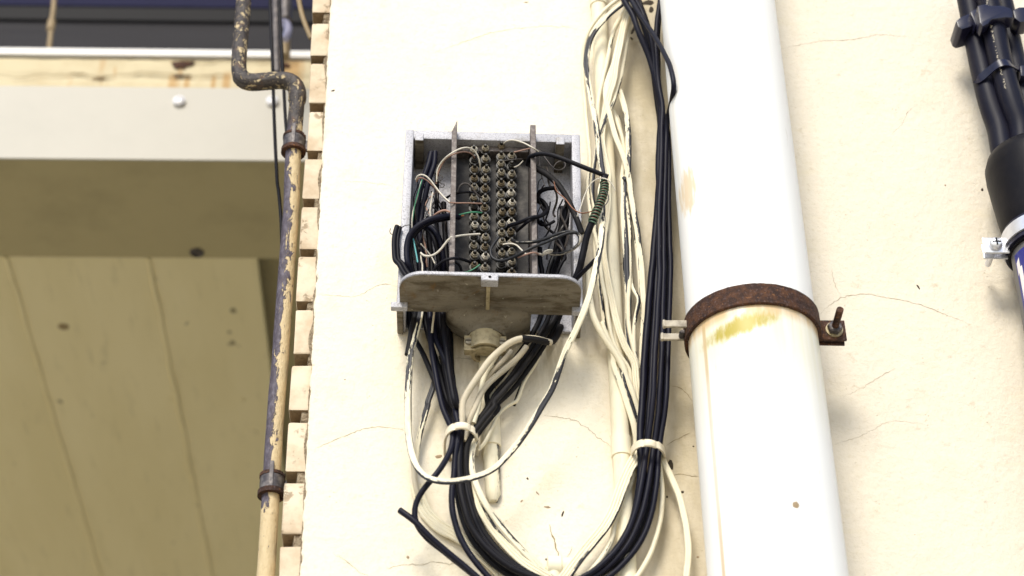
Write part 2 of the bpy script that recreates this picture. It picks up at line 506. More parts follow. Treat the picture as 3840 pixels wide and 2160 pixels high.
def link_mesh(name, me, parent=None, origin=None):
    o = bpy.data.objects.new(name, me)
    COL.objects.link(o)
    origin = Vector(origin or (0, 0, 0))
    if parent:
        o.parent = parent
        o.location = origin - world_loc(parent)
    else:
        o.location = origin
    return o

def mesh_obj(name, verts, faces, mat, parent=None, smooth=False, origin=None, tc=None, mats=None, fm=None, sharp=None):
    """one mesh object from world-space vertices; its origin sits at the middle of its bounds unless given"""
    if origin is None:
        lo = [min(v[i] for v in verts) for i in range(3)]; hi = [max(v[i] for v in verts) for i in range(3)]
        origin = Vector([(a + b) / 2 for a, b in zip(lo, hi)])
    me = bpy.data.meshes.new(name)
    me.from_pydata([Vector(v) - Vector(origin) for v in verts], [], faces)
    me.validate()
    for mm in (mats or [mat]):
        me.materials.append(MATS[mm])
    if fm:
        for p, k in zip(me.polygons, fm): p.material_index = k
    if smooth:
        me.polygons.foreach_set('use_smooth', [True] * len(me.polygons))
        if sharp:
            me.set_sharp_from_angle(angle=math.radians(sharp))
    if tc:
        a = me.attributes.new('tc', 'FLOAT_VECTOR', 'POINT')
        a.data.foreach_set('vector', [c for v in tc for c in v])
    return link_mesh(name, me, parent, origin)

def bm_obj(name, bm, mat, parent=None, smooth=False, origin=None, mats=None, sharp=35):
    bm.normal_update()
    bm.verts.index_update()
    verts = [v.co.copy() for v in bm.verts]
    faces = [[v.index for v in f.verts] for f in bm.faces]
    fm = [f.material_index for f in bm.faces]
    bm.free()
    return mesh_obj(name, verts, faces, mat, parent, smooth, origin, None, mats, fm, sharp)

def box_bm(bm, fn, a, b, bevel=0.0, jitter=0.0, segs=2):
    """box between corners a and b (any local frame, mm) mapped through fn into the world"""
    t = bmesh.new()
    bmesh.ops.create_cube(t, size=1.0)
    for v in t.verts:
        v.co = Vector([(a[i] + b[i]) / 2 + v.co[i] * (b[i] - a[i]) for i in range(3)])
    if bevel:
        bmesh.ops.bevel(t, geom=list(t.edges), offset=bevel, segments=segs, profile=.6, affect='EDGES')
    for v in t.verts:
        if jitter:
            v.co += mnoise.noise_vector(v.co * .21 + Vector((a[0], b[1], a[2]))) * jitter
    merge(bm, t, fn)

def merge(bm, t, fn=None, mi=0):
    t.verts.index_update()
    vs_ = [bm.verts.new(fn(*v.co) if fn else v.co) for v in t.verts]
    for f in t.faces:
        try:
            nf = bm.faces.new([vs_[v.index] for v in f.verts]); nf.material_index = mi
        except ValueError:
            pass
    t.free()

def fixn(bm):
    bmesh.ops.recalc_face_normals(bm, faces=list(bm.faces))

def box(name, fn, a, b, mat, parent=None, bevel=0.0, jitter=0.0, smooth=False, origin=None):
    bm = bmesh.new()
    box_bm(bm, fn, a, b, bevel, jitter)
    fixn(bm)
    return bm_obj(name, bm, mat, parent, smooth, origin)

def W(x, y, z):            # world frame in millimetres
    return Vector((x / 1000, y / 1000, z / 1000))

def catmull(pts, step=.004):
    P = [Vector(p) for p in pts]
    if len(P) < 3:
        n = max(2, int((P[1] - P[0]).length / step) + 1)
        return [P[0].lerp(P[1], i / (n - 1)) for i in range(n)]
    out = []
    ext = [P[0] * 2 - P[1]] + P + [P[-1] * 2 - P[-2]]
    for i in range(1, len(ext) - 2):
        p0, p1, p2, p3 = ext[i - 1:i + 3]
        n = max(2, int((p2 - p1).length / step))
        d01 = max((p1 - p0).length, 1e-5) ** .5; d12 = max((p2 - p1).length, 1e-5) ** .5; d23 = max((p3 - p2).length, 1e-5) ** .5
        m1 = ((p1 - p0) / d01 - (p2 - p0) / (d01 + d12) + (p2 - p1) / d12) * d12
        m2 = ((p2 - p1) / d12 - (p3 - p1) / (d12 + d23) + (p3 - p2) / d23) * d12
        for k in range(n):
            t = k / n
            out.append(p1 * (2 * t ** 3 - 3 * t ** 2 + 1) + m1 * (t ** 3 - 2 * t ** 2 + t) + p2 * (-2 * t ** 3 + 3 * t ** 2) + m2 * (t ** 3 - t ** 2))
    out.append(P[-1])
    for _ in range(2):      # relax the joints between survey points
        out = [out[0]] + [(out[i - 1] + out[i] * 2 + out[i + 1]) / 4 for i in range(1, len(out) - 1)] + [out[-1]]
    return out

def prof_round(r, n=10):
    return [(r * math.cos(2 * math.pi * i / n), r * math.sin(2 * math.pi * i / n)) for i in range(n)]

def prof_twin(r, n=7):
    """figure-of-eight flat twin cable, two lobes side by side"""
    out = []
    for i in range(n):
        a = -math.pi * .72 + i / (n - 1) * math.pi * 1.44
        out.append((r * .92 + r * math.cos(a), r * math.sin(a)))
    for i in range(n):
        a = math.pi * .28 + i / (n - 1) * math.pi * 1.44
        out.append((-r * .92 + r * math.cos(a), r * math.sin(a)))
    return out

def prof_lobes(r, k, n=5):
    """flat ribbon of k lobes side by side"""
    up, dn = [], []
    for j in range(k):
        cx = (j - (k - 1) / 2) * r * 1.8
        for i in range(n):
            a = math.pi * (.86 - .72 * i / (n - 1))
            up.append((cx + r * math.cos(a), r * math.sin(a)))
            dn.append((cx + r * math.cos(a), -r * math.sin(a)))
    return list(reversed(up)) + dn

def prof_flat(w, h):
    return [(w * .5, -h * .3), (w * .5, h * .3), (w * .36, h * .5), (-w * .36, h * .5), (-w * .5, h * .3), (-w * .5, -h * .3), (-w * .36, -h * .5), (w * .36, -h * .5)]

def sweep(path, prof, ref=None, wob=0.0, scale=None, seed=0):
    """tube vertices, faces and 'tc' attribute (across, across, along) for a path"""
    n = len(path); m = len(prof)
    verts, faces, tcs = [], [], []
    L = 0.0
    N = None
    for i, p in enumerate(path):
        t = (path[min(i + 1, n - 1)] - path[max(i - 1, 0)]).normalized()
        if i: L += (p - path[i - 1]).length
        if ref is not None:
            N = (ref - t * ref.dot(t)).normalized()
        elif N is None:
            r0 = Vector((0, -1, 0))
            if abs(r0.dot(t)) > .95: r0 = Vector((0, 0, 1))
            N = (r0 - t * r0.dot(t)).normalized()
        else:
            N = (N - t * N.dot(t)).normalized()
        Wv = N.cross(t)
        q = p
        if wob:
            q = p + (Wv * (mnoise.noise(Vector((L * 14, seed * 3.7, 0))) + .45 * mnoise.noise(Vector((L * 47, seed * 3.7, 0)))) + N * mnoise.noise(Vector((L * 14, seed * 3.7, 9)))) * wob
        k = scale(i / (n - 1)) if scale else 1.0
        if wob: k *= 1 + .07 * mnoise.noise(Vector((L * 60, seed * 1.3, 3)))
        for a, b in prof:
            verts.append(q + Wv * (a * k) + N * (b * k))
            tcs.append((a, b, L))
    for i in range(n - 1):
        for j in range(m):
            a, b = i * m + j, i * m + (j + 1) % m
            faces.append((a, b, b + m, a + m))
    faces.append(tuple(reversed(range(m))))
    faces.append(tuple(range((n - 1) * m, n * m)))
    return verts, faces, tcs

SEED = [0]
VIEWREF = Vector((0, -1, 0))

def tube(name, pts, r, mat, parent=None, kind='round', n=10, step=.004, wob=0.0, scale=None, ref=None):
    """cable or pipe; r in millimetres"""
    SEED[0] += 1
    r = r / 1000
    path = catmull(pts, step)
    if kind == 'twin': prof, ref = prof_twin(r), VIEWREF
    elif kind == 'triple': prof, ref = prof_lobes(r, 3), VIEWREF
    elif kind == 'quad': prof, ref = prof_lobes(r, 4), VIEWREF
    elif kind == 'ribbon': prof, ref = prof_flat(r * 3.0, r * 1.5), VIEWREF
    else: prof = prof_round(r, n)
    v, f, tc = sweep(path, prof, ref, wob / 1000, scale, SEED[0])
    f = [tuple(reversed(q)) for q in f]
    o = mesh_obj(name, v, f, mat, parent, True, None, tc, sharp=55)
    return o

def cable(name, label, pts, r, mat, kind='round', group=None, cat='cable', n=10, wob=.9, step=.004):
    return tag(tube(name, pts, r, mat, None, kind, n, step, wob), label, cat, group)

def cyl_bm(bm, p0, p1, r0, r1=None, n=20, mi=0):
    r1 = r0 if r1 is None else r1
    p0, p1 = Vector(p0), Vector(p1)
    ax = (p1 - p0).normalized()
    s = ax.orthogonal().normalized(); t = ax.cross(s)
    A = [bm.verts.new(p0 + (s * math.cos(2 * math.pi * i / n) + t * math.sin(2 * math.pi * i / n)) * r0) for i in range(n)]
    B = [bm.verts.new(p1 + (s * math.cos(2 * math.pi * i / n) + t * math.sin(2 * math.pi * i / n)) * r1) for i in range(n)]
    for i in range(n):
        bm.faces.new((A[i], A[(i + 1) % n], B[(i + 1) % n], B[i])).material_index = mi
    bm.faces.new(tuple(reversed(A))).material_index = mi
    bm.faces.new(B).material_index = mi
    return A, B

def lathe_bm(bm, p0, ax, prof, n=24, mi=0):
    """surface of revolution: prof is [(along, radius), ...] in metres"""
    p0 = Vector(p0); ax = Vector(ax).normalized()
    s = ax.orthogonal().normalized(); t = ax.cross(s)
    rings = []
    for h, r in prof:
        rings.append([bm.verts.new(p0 + ax * h + (s * math.cos(2 * math.pi * i / n) + t * math.sin(2 * math.pi * i / n)) * max(r, 1e-5)) for i in range(n)])
    for a, b in zip(rings, rings[1:]):
        for i in range(n):
            bm.faces.new((a[i], a[(i + 1) % n], b[(i + 1) % n], b[i])).material_index = mi
    bm.faces.new(tuple(reversed(rings[0]))).material_index = mi
    bm.faces.new(rings[-1]).material_index = mi

def lathe(name, p0, ax, prof, mat, parent=None, n=24, smooth=True, origin=None):
    bm = bmesh.new()
    lathe_bm(bm, p0, ax, prof, n)
    fixn(bm)
    return bm_obj(name, bm, mat, parent, smooth, origin, sharp=40)

# ================================================================== SETTING
GZ = CAM.z - 1.60
bm = bmesh.new()
g = 60.0
vv = [bm.verts.new(p) for p in ((-g, -g, GZ), (g, -g, GZ), (g, g, GZ), (-g, g, GZ))]
bm.faces.new(vv)
tag(bm_obj('ground', bm, 'paving', origin=(0, 0, GZ)), kind='structure')

# ------------------------------------------------------------------ plastered wall with its raw brick edge
wall = empty('plastered_wall', (.2, 0, GZ), 'cream plastered wall with hairline cracks and a raw brick edge', 'wall')
E0, E1 = at(1240, 0, 0), at(1125, 2160, 0)             # left edge of the plaster

def edge_x(z):
    t = (z - E1.z) / (E0.z - E1.z)
    return E1.x + (E0.x - E1.x) * min(max(t, -3), 4)

def build_plaster():
    zs = [GZ, -1.5, -.8, -.5]
    z = -.36
    while z < .44:
        zs.append(z); z += .0022
    zs += [.6, 1.0, 2.0, 3.2]
    verts, faces = [], []
    for z in zs:
        j = 0
        if -.37 < z < .45:
            j = mnoise.noise(Vector((0, 3.1, z * 330))) * .0007 + mnoise.noise(Vector((5, 3.1, z * 70))) * .0016
            j += max(0, mnoise.noise(Vector((9, 1, z * 46))) - .35) * .008
        x0 = edge_x(z) + j
        th = .0125
        verts += [(x0 + .0012, th, z), (x0, .0018, z), (x0 + .0016, 0, z), (x0 + .05, 0, z), (3.4, 0, z), (3.4, th, z)]
    k = 6
    for i in range(len(zs) - 1):
        for c in range(k - 1):
            a = i * k + c
            faces.append((a, a + 1, a + 1 + k, a + k))
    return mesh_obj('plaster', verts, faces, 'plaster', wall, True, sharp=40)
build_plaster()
box('brick_core', W, (edge_x(0) * 1000 + 42, 12, GZ * 1000), (3380, 260, 3180), 'mortar', wall)

# bricks along the raw edge: (left px, right px, top px, bottom px) surveyed on the photograph
BR = [(1172, 1240, -70, 48), (1167, 1237, 87, 208), (1160, 1231, 237, 386), (1155, 1225, 415, 565), (1138, 1213, 594, 743),
      (1127, 1207, 777, 932), (1114, 1196, 963, 1129), (1104, 1189, 1160, 1328), (1090, 1173, 1367, 1537),
      (1074, 1160, 1585, 1767), (1060, 1146, 1811, 2002), (1046, 1130, 2046, 2250)]
brick_spans = []
for i, (xl, xr, yt, yb) in enumerate(BR):
    dz = -6 - random.uniform(0, 3)
    tl, bl = at(xl, yt, dz), at(xl, yb, dz)
    er = edge_x((tl.z + bl.z) / 2)
    brick_spans.append((bl.z, tl.z, (tl.x + bl.x) / 2, -dz / 1000))
for i in range(6):      # the raw edge goes on above and below the picture
    z0, z1, x, y = brick_spans[0]
    if i < 3:
        brick_spans.insert(0, (z0 + .0627, z1 + .0627, x + .0015, y))
    z0, z1, x, y = brick_spans[-1]
    brick_spans.append((z0 - .0627, z1 - .0627, x - .0015, y))
for i, (z0, z1, x, y) in enumerate(brick_spans):
    er = edge_x((z0 + z1) / 2)
    bm = bmesh.new()
    box_bm(bm, W, (x * 1000, y * 1000, z0 * 1000), (er * 1000 + 45, y * 1000 + 96, z1 * 1000), 2.2, 1.3, 2)
    fixn(bm)
    for f in bm.faces:      # only the front was ever whitewashed
        if abs(f.normal.z) > .75: f.material_index = 1
    bm_obj('brick', bm, 'whitewashed_brick', wall, True, mats=['whitewashed_brick', 'raw_brick'], sharp=50)
for (a, b) in zip(brick_spans, brick_spans[1:]):
    zt, zb = a[0], b[1]
    er = edge_x((zt + zb) / 2)
    bm = bmesh.new()
    t = bmesh.new()
    bmesh.ops.create_grid(t, x_segments=14, y_segments=8, size=.5)
    xs, xe = (b[2] + .0105 + random.uniform(-.002, .003)), er + .02
    for v in t.verts:
        u, w = v.co.x + .5, v.co.y + .5
        x = xs + (xe - xs) * u; z = zb - .001 + (zt - zb + .002) * w
        jig = mnoise.noise(Vector((x * 420, z * 420, 2)))
        v.co = Vector((x, .0095 + jig * .0035 + (.012 if u == 0 else 0) - .0035 * u, z + 0))
    merge(bm, t)
    bm_obj('mortar', bm, 'mortar', wall, True, sharp=60)
    # deep joint behind, dark brick side
    box('joint_back', W, (b[2] * 1000 + 1, 30, zb * 1000 - 1), (er * 1000 + 10, 60, zt * 1000 + 1), 'mortar', wall)

# crumbling render along the plaster edge, lapping on to the bricks
def render_edge():
    verts, faces = [], []
    z = -.36; i = 0
    while z < .44:
        w = max(0, .35 + 1.5 * mnoise.noise(Vector((2, 7, z * 26)))) * .0042 + .0006 * mnoise.noise(Vector((2, 9, z * 500)))
        x1 = edge_x(z) + .004; x0 = edge_x(z) + .0002 - max(w, .0001)
        verts += [(x0, .0068 - .0012 + .0012 * mnoise.noise(Vector((4, 2, z * 600))), z), ((x0 + x1) / 2 - .001, .0034 + .0012 * mnoise.noise(Vector((9, 2, z * 600))), z), (x1, .0032, z)]
        z += .0012; i += 1
    for k in range(i - 1):
        for c in range(2):
            a = k * 3 + c
            faces.append((a, a + 1, a + 4, a + 3))
    mesh_obj('crumbled_edge', verts, faces, 'mortar', wall, True)
render_edge()

# hairline cracks
def crack(segs, w=.5, d=.25):
    P = T(*segs, d=d)
    path = catmull(P, .0022)
    verts, faces = [], []
    n = len(path)
    for i, p in enumerate(path):
        t = (path[min(i + 1, n - 1)] - path[max(i - 1, 0)]).normalized()
        s = Vector((t.z, 0, -t.x))
        q = p + s * mnoise.noise(Vector((p.x * 300, p.z * 300, 4))) * .0016
        k = w / 2000 * (.35 + 1.1 * abs(mnoise.noise(Vector((p.x * 160, p.z * 160, 8))))) * min(1, 4 * i / n + .2, 4 * (n - 1 - i) / n + .2)
        verts += [q + s * k, q - s * k]
    for i in range(n - 1):
        faces.append((2 * i, 2 * i + 1, 2 * i + 3, 2 * i + 2))
    return mesh_obj('crack', verts, faces, 'crack_dark', wall)

for segs, w in (
    ([('H', [(1090, 132), (1160, 108), (1230, 84), (1300, 72), (1376, 66), (1420, 68), (1472, 76)])], .7),
    ([('Z3', [(1270, 120), (1400, 140), (1520, 160), (1640, 220), (1740, 310), (1850, 385)])], .9),
    ([('H', [(790, 1130), (830, 1112), (880, 1092), (930, 1075), (985, 1076), (1022, 1083)])], .8),
    ([('Z3', [(0, 1390), (100, 1360), (300, 1355), (380, 1335), (520, 1350), (700, 1345)])], 1.0),
    ([('Z3', [(1335, 1020), (1370, 1120), (1390, 1190), (1410, 1280), (1440, 1330)])], 2.2),
    ([('Z3', [(1440, 1330), (1500, 1318), (1570, 1306)])], 1.2),
    ([('Z3', [(1530, 1200), (1515, 1250), (1480, 1310)])], .7),
    ([('H', [(800, 740), (850, 744), (900, 745), (935, 725), (965, 714), (1004, 722)])], .6),
    ([('H', [(862, 455), (920, 458), (985, 466)])], .5),
    ([('H', [(2062, 792), (2090, 765), (2120, 748), (2170, 740), (2230, 748), (2300, 762), (2370, 788), (2440, 815)])], .9),
    ([('H', [(2118, 748), (2100, 715), (2092, 672)])], .5),
    ([('H', [(1965, 122), (2060, 104), (2140, 100), (2210, 88), (2290, 92)])], .8),
    ([('H', [(2120, 1000), (2170, 975), (2210, 950), (2255, 925)])], .6),
    ([('H', [(2240, 340), (2270, 310), (2285, 280), (2310, 262)])], .5),
    ([('H', [(2090, 1120), (2170, 1095), (2240, 1060), (2330, 1068)])], .5),
    ([('Z6', [(830, 170), (900, 190), (950, 235), (985, 280)])], 1.2),
    ([('Z6', [(800, 570), (850, 545), (900, 518), (970, 485)])], 1.2),
    ([('Z6', [(848, 770), (920, 765), (975, 775), (1030, 780)])], 1.2),
    ([('Z5', [(490, 672), (520, 662), (555, 645)])], 1.0),
    ([('Z2', [(2180, 130), (2230, 105), (2280, 80)])], 1.0),
    ([('H', [(840, 1395), (870, 1410), (905, 1440), (930, 1449)])], .6),
    ([('Z2', [(650, 1000), (740, 1002), (840, 1010)])], .9)):
    crack(segs, w * .72)

def chip(p, lx, lz, rot, mat, th=.6):
    """a fleck of dirt or a dry insect stuck on the plaster"""
    bm = bmesh.new()
    n = 9
    c = Vector(p)
    top = bm.verts.new(c + Vector((0, -th / 1000, 0)))
    ring = []
    for i in range(n):
        a = 2 * math.pi * i / n
        r = 1 + .45 * mnoise.noise(Vector((p.x * 900 + math.cos(a) * 2, p.z * 900, math.sin(a) * 2)))
        x, z = math.cos(a) * lx / 2000 * r, math.sin(a) * lz / 2000 * r
        ring.append(bm.verts.new(c + Vector((x * math.cos(rot) - z * math.sin(rot), .0001, x * math.sin(rot) + z * math.cos(rot)))))
    for i in range(n):
        bm.faces.new((ring[i], ring[(i + 1) % n], top))
    fixn(bm)
    return bm_obj('dirt_fleck', bm, mat, wall)

for k, x, y, lx, lz, rot, m in (
    ('H', 2310, 722, 2.2, 8, .35, 'debris_dark'), ('H', 2471, 477, 3, 5, -.4, 'debris_dark'), ('H', 2378, 466, 2.2, 3.2, .2, 'debris_tan'),
    ('Z3', 1160, 648, 2.2, 3.4, .4, 'debris_dark'), ('Z3', 1450, 935, 2.2, 8, -.35, 'debris_dark'), ('Z3', 1325, 882, 7, 3, -.2, 'debris_tan'),
    ('Z3', 1112, 832, 2, 4, -.6, 'debris_tan'), ('Z3', 1243, 768, 1.5, 6, .6, 'debris_tan'), ('Z3', 1315, 1312, 2.5, 3, 0, 'debris_dark'),
    ('Z6', 985, 580, 2, 2, 0, 'debris_dark'), ('Z6', 832, 700, 6, 13, .2, 'cobweb_dirt'), ('Z6', 910, 885, 4, 3, .3, 'debris_dark'),
    ('Z6', 808, 918, 2.2, 2.8, 0, 'debris_dark'), ('Z6', 1015, 1322, 3, 2.4, 0, 'debris_tan'), ('H', 868, 955, 1.4, 1.8, 0, 'debris_tan'),
    ('H', 838, 228, 5, 2.6, .3, 'debris_dark'), ('H', 1324, 6, 6, 2.4, .1, 'debris_tan'), ('Z3', 175, 1295, 3, 4, .3, 'debris_tan'),
    ('Z3', 510, 470, 5, 13, .4, 'debris_tan'), ('Z3', 430, 465, 8, 4, .2, 'debris_tan'), ('Z4', 790, 20, 16, 9, .3, 'cobweb_dirt'), ('Z4', 812, 78, 7, 12, -.2, 'cobweb_dirt'), ('Z4', 640, 60, 9, 7, 0, 'cobweb_dirt'), ('Z4', 672, 232, 4, 16, -.3, 'cobweb_dirt'), ('Z4', 660, 300, 3, 6, .3, 'cobweb_dirt')):
    chip(Z(k, x, y, 0), lx, lz, rot, m)

# ------------------------------------------------------------------ balcony beam and soffit on the left, half a metre behind
FY = -700.0                                             # face of the beam, mm (behind the wall)
ztop = at(400, 190, FY).z * 1000
zmid = at(400, 345, FY).z * 1000
zbot = at(400, 616, FY).z * 1000
zled = at(400, 222, FY).z * 1000
balcony = empty('balcony', (-1.4, .7, zbot / 1000), 'pale balcony beam with cracked rusty band, fascia board and olive boarded soffit', 'balcony')
XL, XR = -2600, 300
box('ledge', W, (XL, 694, zled + 3), (XR, 1100, ztop), 'ledge_white', balcony, 3)

def masonry_band():
    nx, nz = 260, 16
    verts, faces = [], []
    x0, x1 = -1200, 300
    for j in range(nz + 1):
        for i in range(nx + 1):
            x = x0 + (x1 - x0) * i / nx; z = zmid - 4 + (zled + 4 - zmid) * j / nz
            cz = zmid + (zled - zmid) * (.46 + .06 * mnoise.noise(Vector((x * .03, 0, 1))) + .05 * mnoise.noise(Vector((x * .11, 0, 1))))
            dep = 4.0 * math.exp(-((z - cz) / 5.0) ** 2) * (.4 + .6 * abs(mnoise.noise(Vector((x * .012, 2, 1)))))
            dep += 1.8 * mnoise.noise(Vector((x * .02, z * .03, 7)))
            verts.append(W(x, 700 + dep, z))
    for j in range(nz):
        for i in range(nx):
            a = j * (nx + 1) + i
            faces.append((a, a + 1, a + nx + 2, a + nx + 1))
    mesh_obj('masonry_band', verts, faces, 'cracked_masonry_paint', balcony, True)
    box('masonry_core', W, (XL, 709, zbot + 20), (XR - 10, 890, zled + 10), 'cracked_masonry_paint', balcony)
masonry_band()
# rusty spalled patch on the band and streaks below it
def spall(px, py, lx, lz, mat, tri=0.0):
    c = at(px, py, FY + 4)
    bm = bmesh.new()
    n = 14
    top = bm.verts.new(c)
    ring = []
    for i in range(n):
        a = 2 * math.pi * i / n
        r = .75 + .6 * mnoise.noise(Vector((math.cos(a) * 2.1, c.x * 50, math.sin(a) * 2.1)))
        ring.append(bm.verts.new(c + Vector((math.cos(a) * lx * r * (1 + tri * math.sin(a)), .002, math.sin(a) * lz * r))))
    for i in range(n):
        bm.faces.new((ring[i], ring[(i + 1) % n], top))
    fixn(bm)
    return bm_obj('rust_patch', bm, mat, balcony)
spall(676, 240, .024, .011, 'rusted_steel', .75)
spall(684, 280, .020, .0045, 'rusted_steel')
spall(1065, 245, .012, .009, 'rusted_steel', .4)
spall(370, 291, .016, .003, 'debris_tan')
def beam_crack(pts, w):
    P = [at(x, y, FY + 3.5) for x, y in pts]
    path = catmull(P, .006)
    verts, faces = [], []
    for i, p in enumerate(path):
        q = p + Vector((0, 0, mnoise.noise(Vector((p.x * 60, 1, 4))) * .004))
        k = w / 2000 * (.3 + 1.4 * abs(mnoise.noise(Vector((p.x * 25, 1, 8)))))
        verts += [q + Vector((0, 0, k)), q - Vector((0, 0, k))]
    for i in range(len(path) - 1):
        faces.append((2 * i, 2 * i + 1, 2 * i + 3, 2 * i + 2))
    mesh_obj('crack', verts, faces, 'crack_dark', balcony)
beam_crack([(-60, 278), (0, 280), (40, 291), (100, 288), (160, 276), (230, 280), (320, 275), (345, 285), (390, 288), (440, 282), (500, 272), (560, 270), (640, 276), (720, 284), (800, 282), (860, 278)], 3.2)
beam_crack([(440, 214), (500, 212), (530, 206), (570, 216), (620, 222), (700, 226), (800, 228), (900, 225), (1020, 232), (1120, 236)], 2.6)
box('fascia_board', W, (XL, 688, zbot), (XR, 692, zmid), 'fascia_paint', balcony, 1)
box('board_backing', W, (XL, 693, zbot + 6), (XR, 708, zmid - 3), 'fascia_paint', balcony)
zsoff = zbot + 6
yfront = 692.3
p650 = atz(560, 970, zbot / 1000)
yback = p650.y * 1000
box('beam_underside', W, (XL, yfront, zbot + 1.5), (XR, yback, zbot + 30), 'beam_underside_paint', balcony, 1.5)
seams = [atz(30 + 0, 985, (zbot + 5) / 1000).x * 1000, atz(559, 969, (zbot + 5) / 1000).x * 1000, atz(966, 969, (zbot + 5) / 1000).x * 1000]
pitch = seams[1] - seams[0]
edges = [seams[0] - 3 * pitch, seams[0] - 2 * pitch, seams[0] - pitch, seams[0], seams[1], seams[2]]
for a, b in zip(edges, edges[1:]):
    box('soffit_board', W, (a + 1.5, yback + .5, zbot + 5 + random.uniform(0, 1.5)), (b - 1.5, 3600, zbot + 24), 'soffit_paint', balcony, 2.5)
for a in edges[3:5]:      # beads of filler squeezed out along the seams
    P = [W(a, yback + 4 + k * 40, zbot + 5.5 + random.uniform(-.6, .6)) for k in range(60)]
    tube('seam_filler', P, 4.0, 'soffit_paint', balcony, n=8, step=.03, wob=2.2)
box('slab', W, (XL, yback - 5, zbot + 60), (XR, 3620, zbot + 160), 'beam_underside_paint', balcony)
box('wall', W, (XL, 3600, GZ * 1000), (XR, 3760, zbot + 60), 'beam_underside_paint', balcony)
# screws in the fascia, a plug in the underside
for px, py in ((672, 380), (1022, 380)):
    c = at(px, py, FY + 14)
    lathe('screw', c, (0, -1, 0), [(0, .0092), (.0025, .0092), (.0050, .0062), (.0056, .0035), (.003, .003), (.003, .0001)], 'screw_white', balcony, 18)
c = atz(738, 946, (zbot + 1.5) / 1000)
lathe('plug', c + Vector((0, 0, .002)), (0, 0, -1), [(0, .0115), (.004, .011), (.006, .009), (.003, .0075), (.003, .0001)], 'steel_grey_dark', balcony, 18)
for px, py, r in ((238, 1225, .010), (910, 1500, .006), (945, 1625, .012), (640, 1500, .009)):
    c = atz(px, py, (zbot + 5) / 1000)
    lathe('nail_head', c + Vector((0, 0, .001)), (0, 0, -1), [(0, r), (.0018, r * .85), (.0025, .0001)], 'soffit_paint' if r != .010 else 'tan_rod', balcony, 12)

# ------------------------------------------------------------------ dark window above the balcony beam
window = empty('window', (-1.2, .86, ztop / 1000), 'dark window behind the balcony ledge, tan stay rod at left', 'window')
def WN(x, y, z): return W(x, y, z)
zp = [at(400, y_, -1072).z * 1000 for y_ in (320, 84, 34)]
box('pane', W, (XL, 1072, zp[0]), (XR, 1080, zp[1] + 4), 'dark_window_glass', window)
box('rail', W, (XL, 1066, zp[1]), (XR, 1092, zp[2]), 'dark_frame', window, 2)
box('rail', W, (XL, 1064, zp[2] + .5), (XR, 1092, zp[2] + 160), 'navy_paint', window, 2)
tube('stay_rod', [at(184, 186, -840), at(190, 130, -840), at(192, 90, -840), at(200, 40, -840), at(205, -60, -840)], 4.2, 'tan_rod', window, n=10)
lathe('rod_joint', at(192, 96, -840), (0, 0, 1), [(-.012, .004), (-.010, .0068), (.010, .0068), (.012, .004)], 'tan_rod', window, 12)
box('facade', W, (XL, 1094, zp[0] - 40), (XR, 1190, 3100), 'dark_frame', window)

# ------------------------------------------------------------------ peeling iron pipe with swan neck and its clamps
pipe_pts = T(('L2', [(238, -260, -30), (238, -60, -30), (232, 40, -30), (222, 180, -30), (208, 340, -30), (200, 460, -30), (198, 545, -30),
                     (212, 600, -30), (250, 632, -30), (300, 640, -30), (400, 632, -30), (480, 625, -30), (560, 622, -30), (622, 645, -30),
                     (652, 700, -30), (650, 780, -30), (640, 900, -30), (630, 1040, -30), (620, 1200, -30), (610, 1449, -30)]),
             ('L3', [(472, 180, -30), (458, 400, -30), (440, 620, -30), (425, 820, -30), (411, 1020, -30), (397, 1200, -30), (385, 1400, -30)]),
             ('L4', [(340, 200, -30), (325, 420, -30), (310, 640, -30), (298, 860, -30), (285, 1080, -30), (272, 1300, -30), (262, 1449, -30), (245, 1700, -30), (200, 2300, -30)]))
pipe = empty('iron_pipe', at(1000, 2160, -30), 'thin iron pipe with swan-neck bend and peeling cream paint beside the bricks', 'pipe')
PL = [0.0]
for a_, b_ in zip(pipe_pts, pipe_pts[1:]): PL.append(PL[-1] + (b_ - a_).length)
EL = (PL[6] / PL[-1], PL[14] / PL[-1])                   # the bend is a thicker cast fitting
tube('pipe_run', pipe_pts, 8.2, 'peeling_pipe_paint', pipe, n=20, step=.004, ref=VIEWREF,
     scale=lambda t: 1.0 + .16 * (1 if EL[0] < t < EL[1] else 0) + .03 * mnoise.noise(Vector((t * 90, 2, 5))))
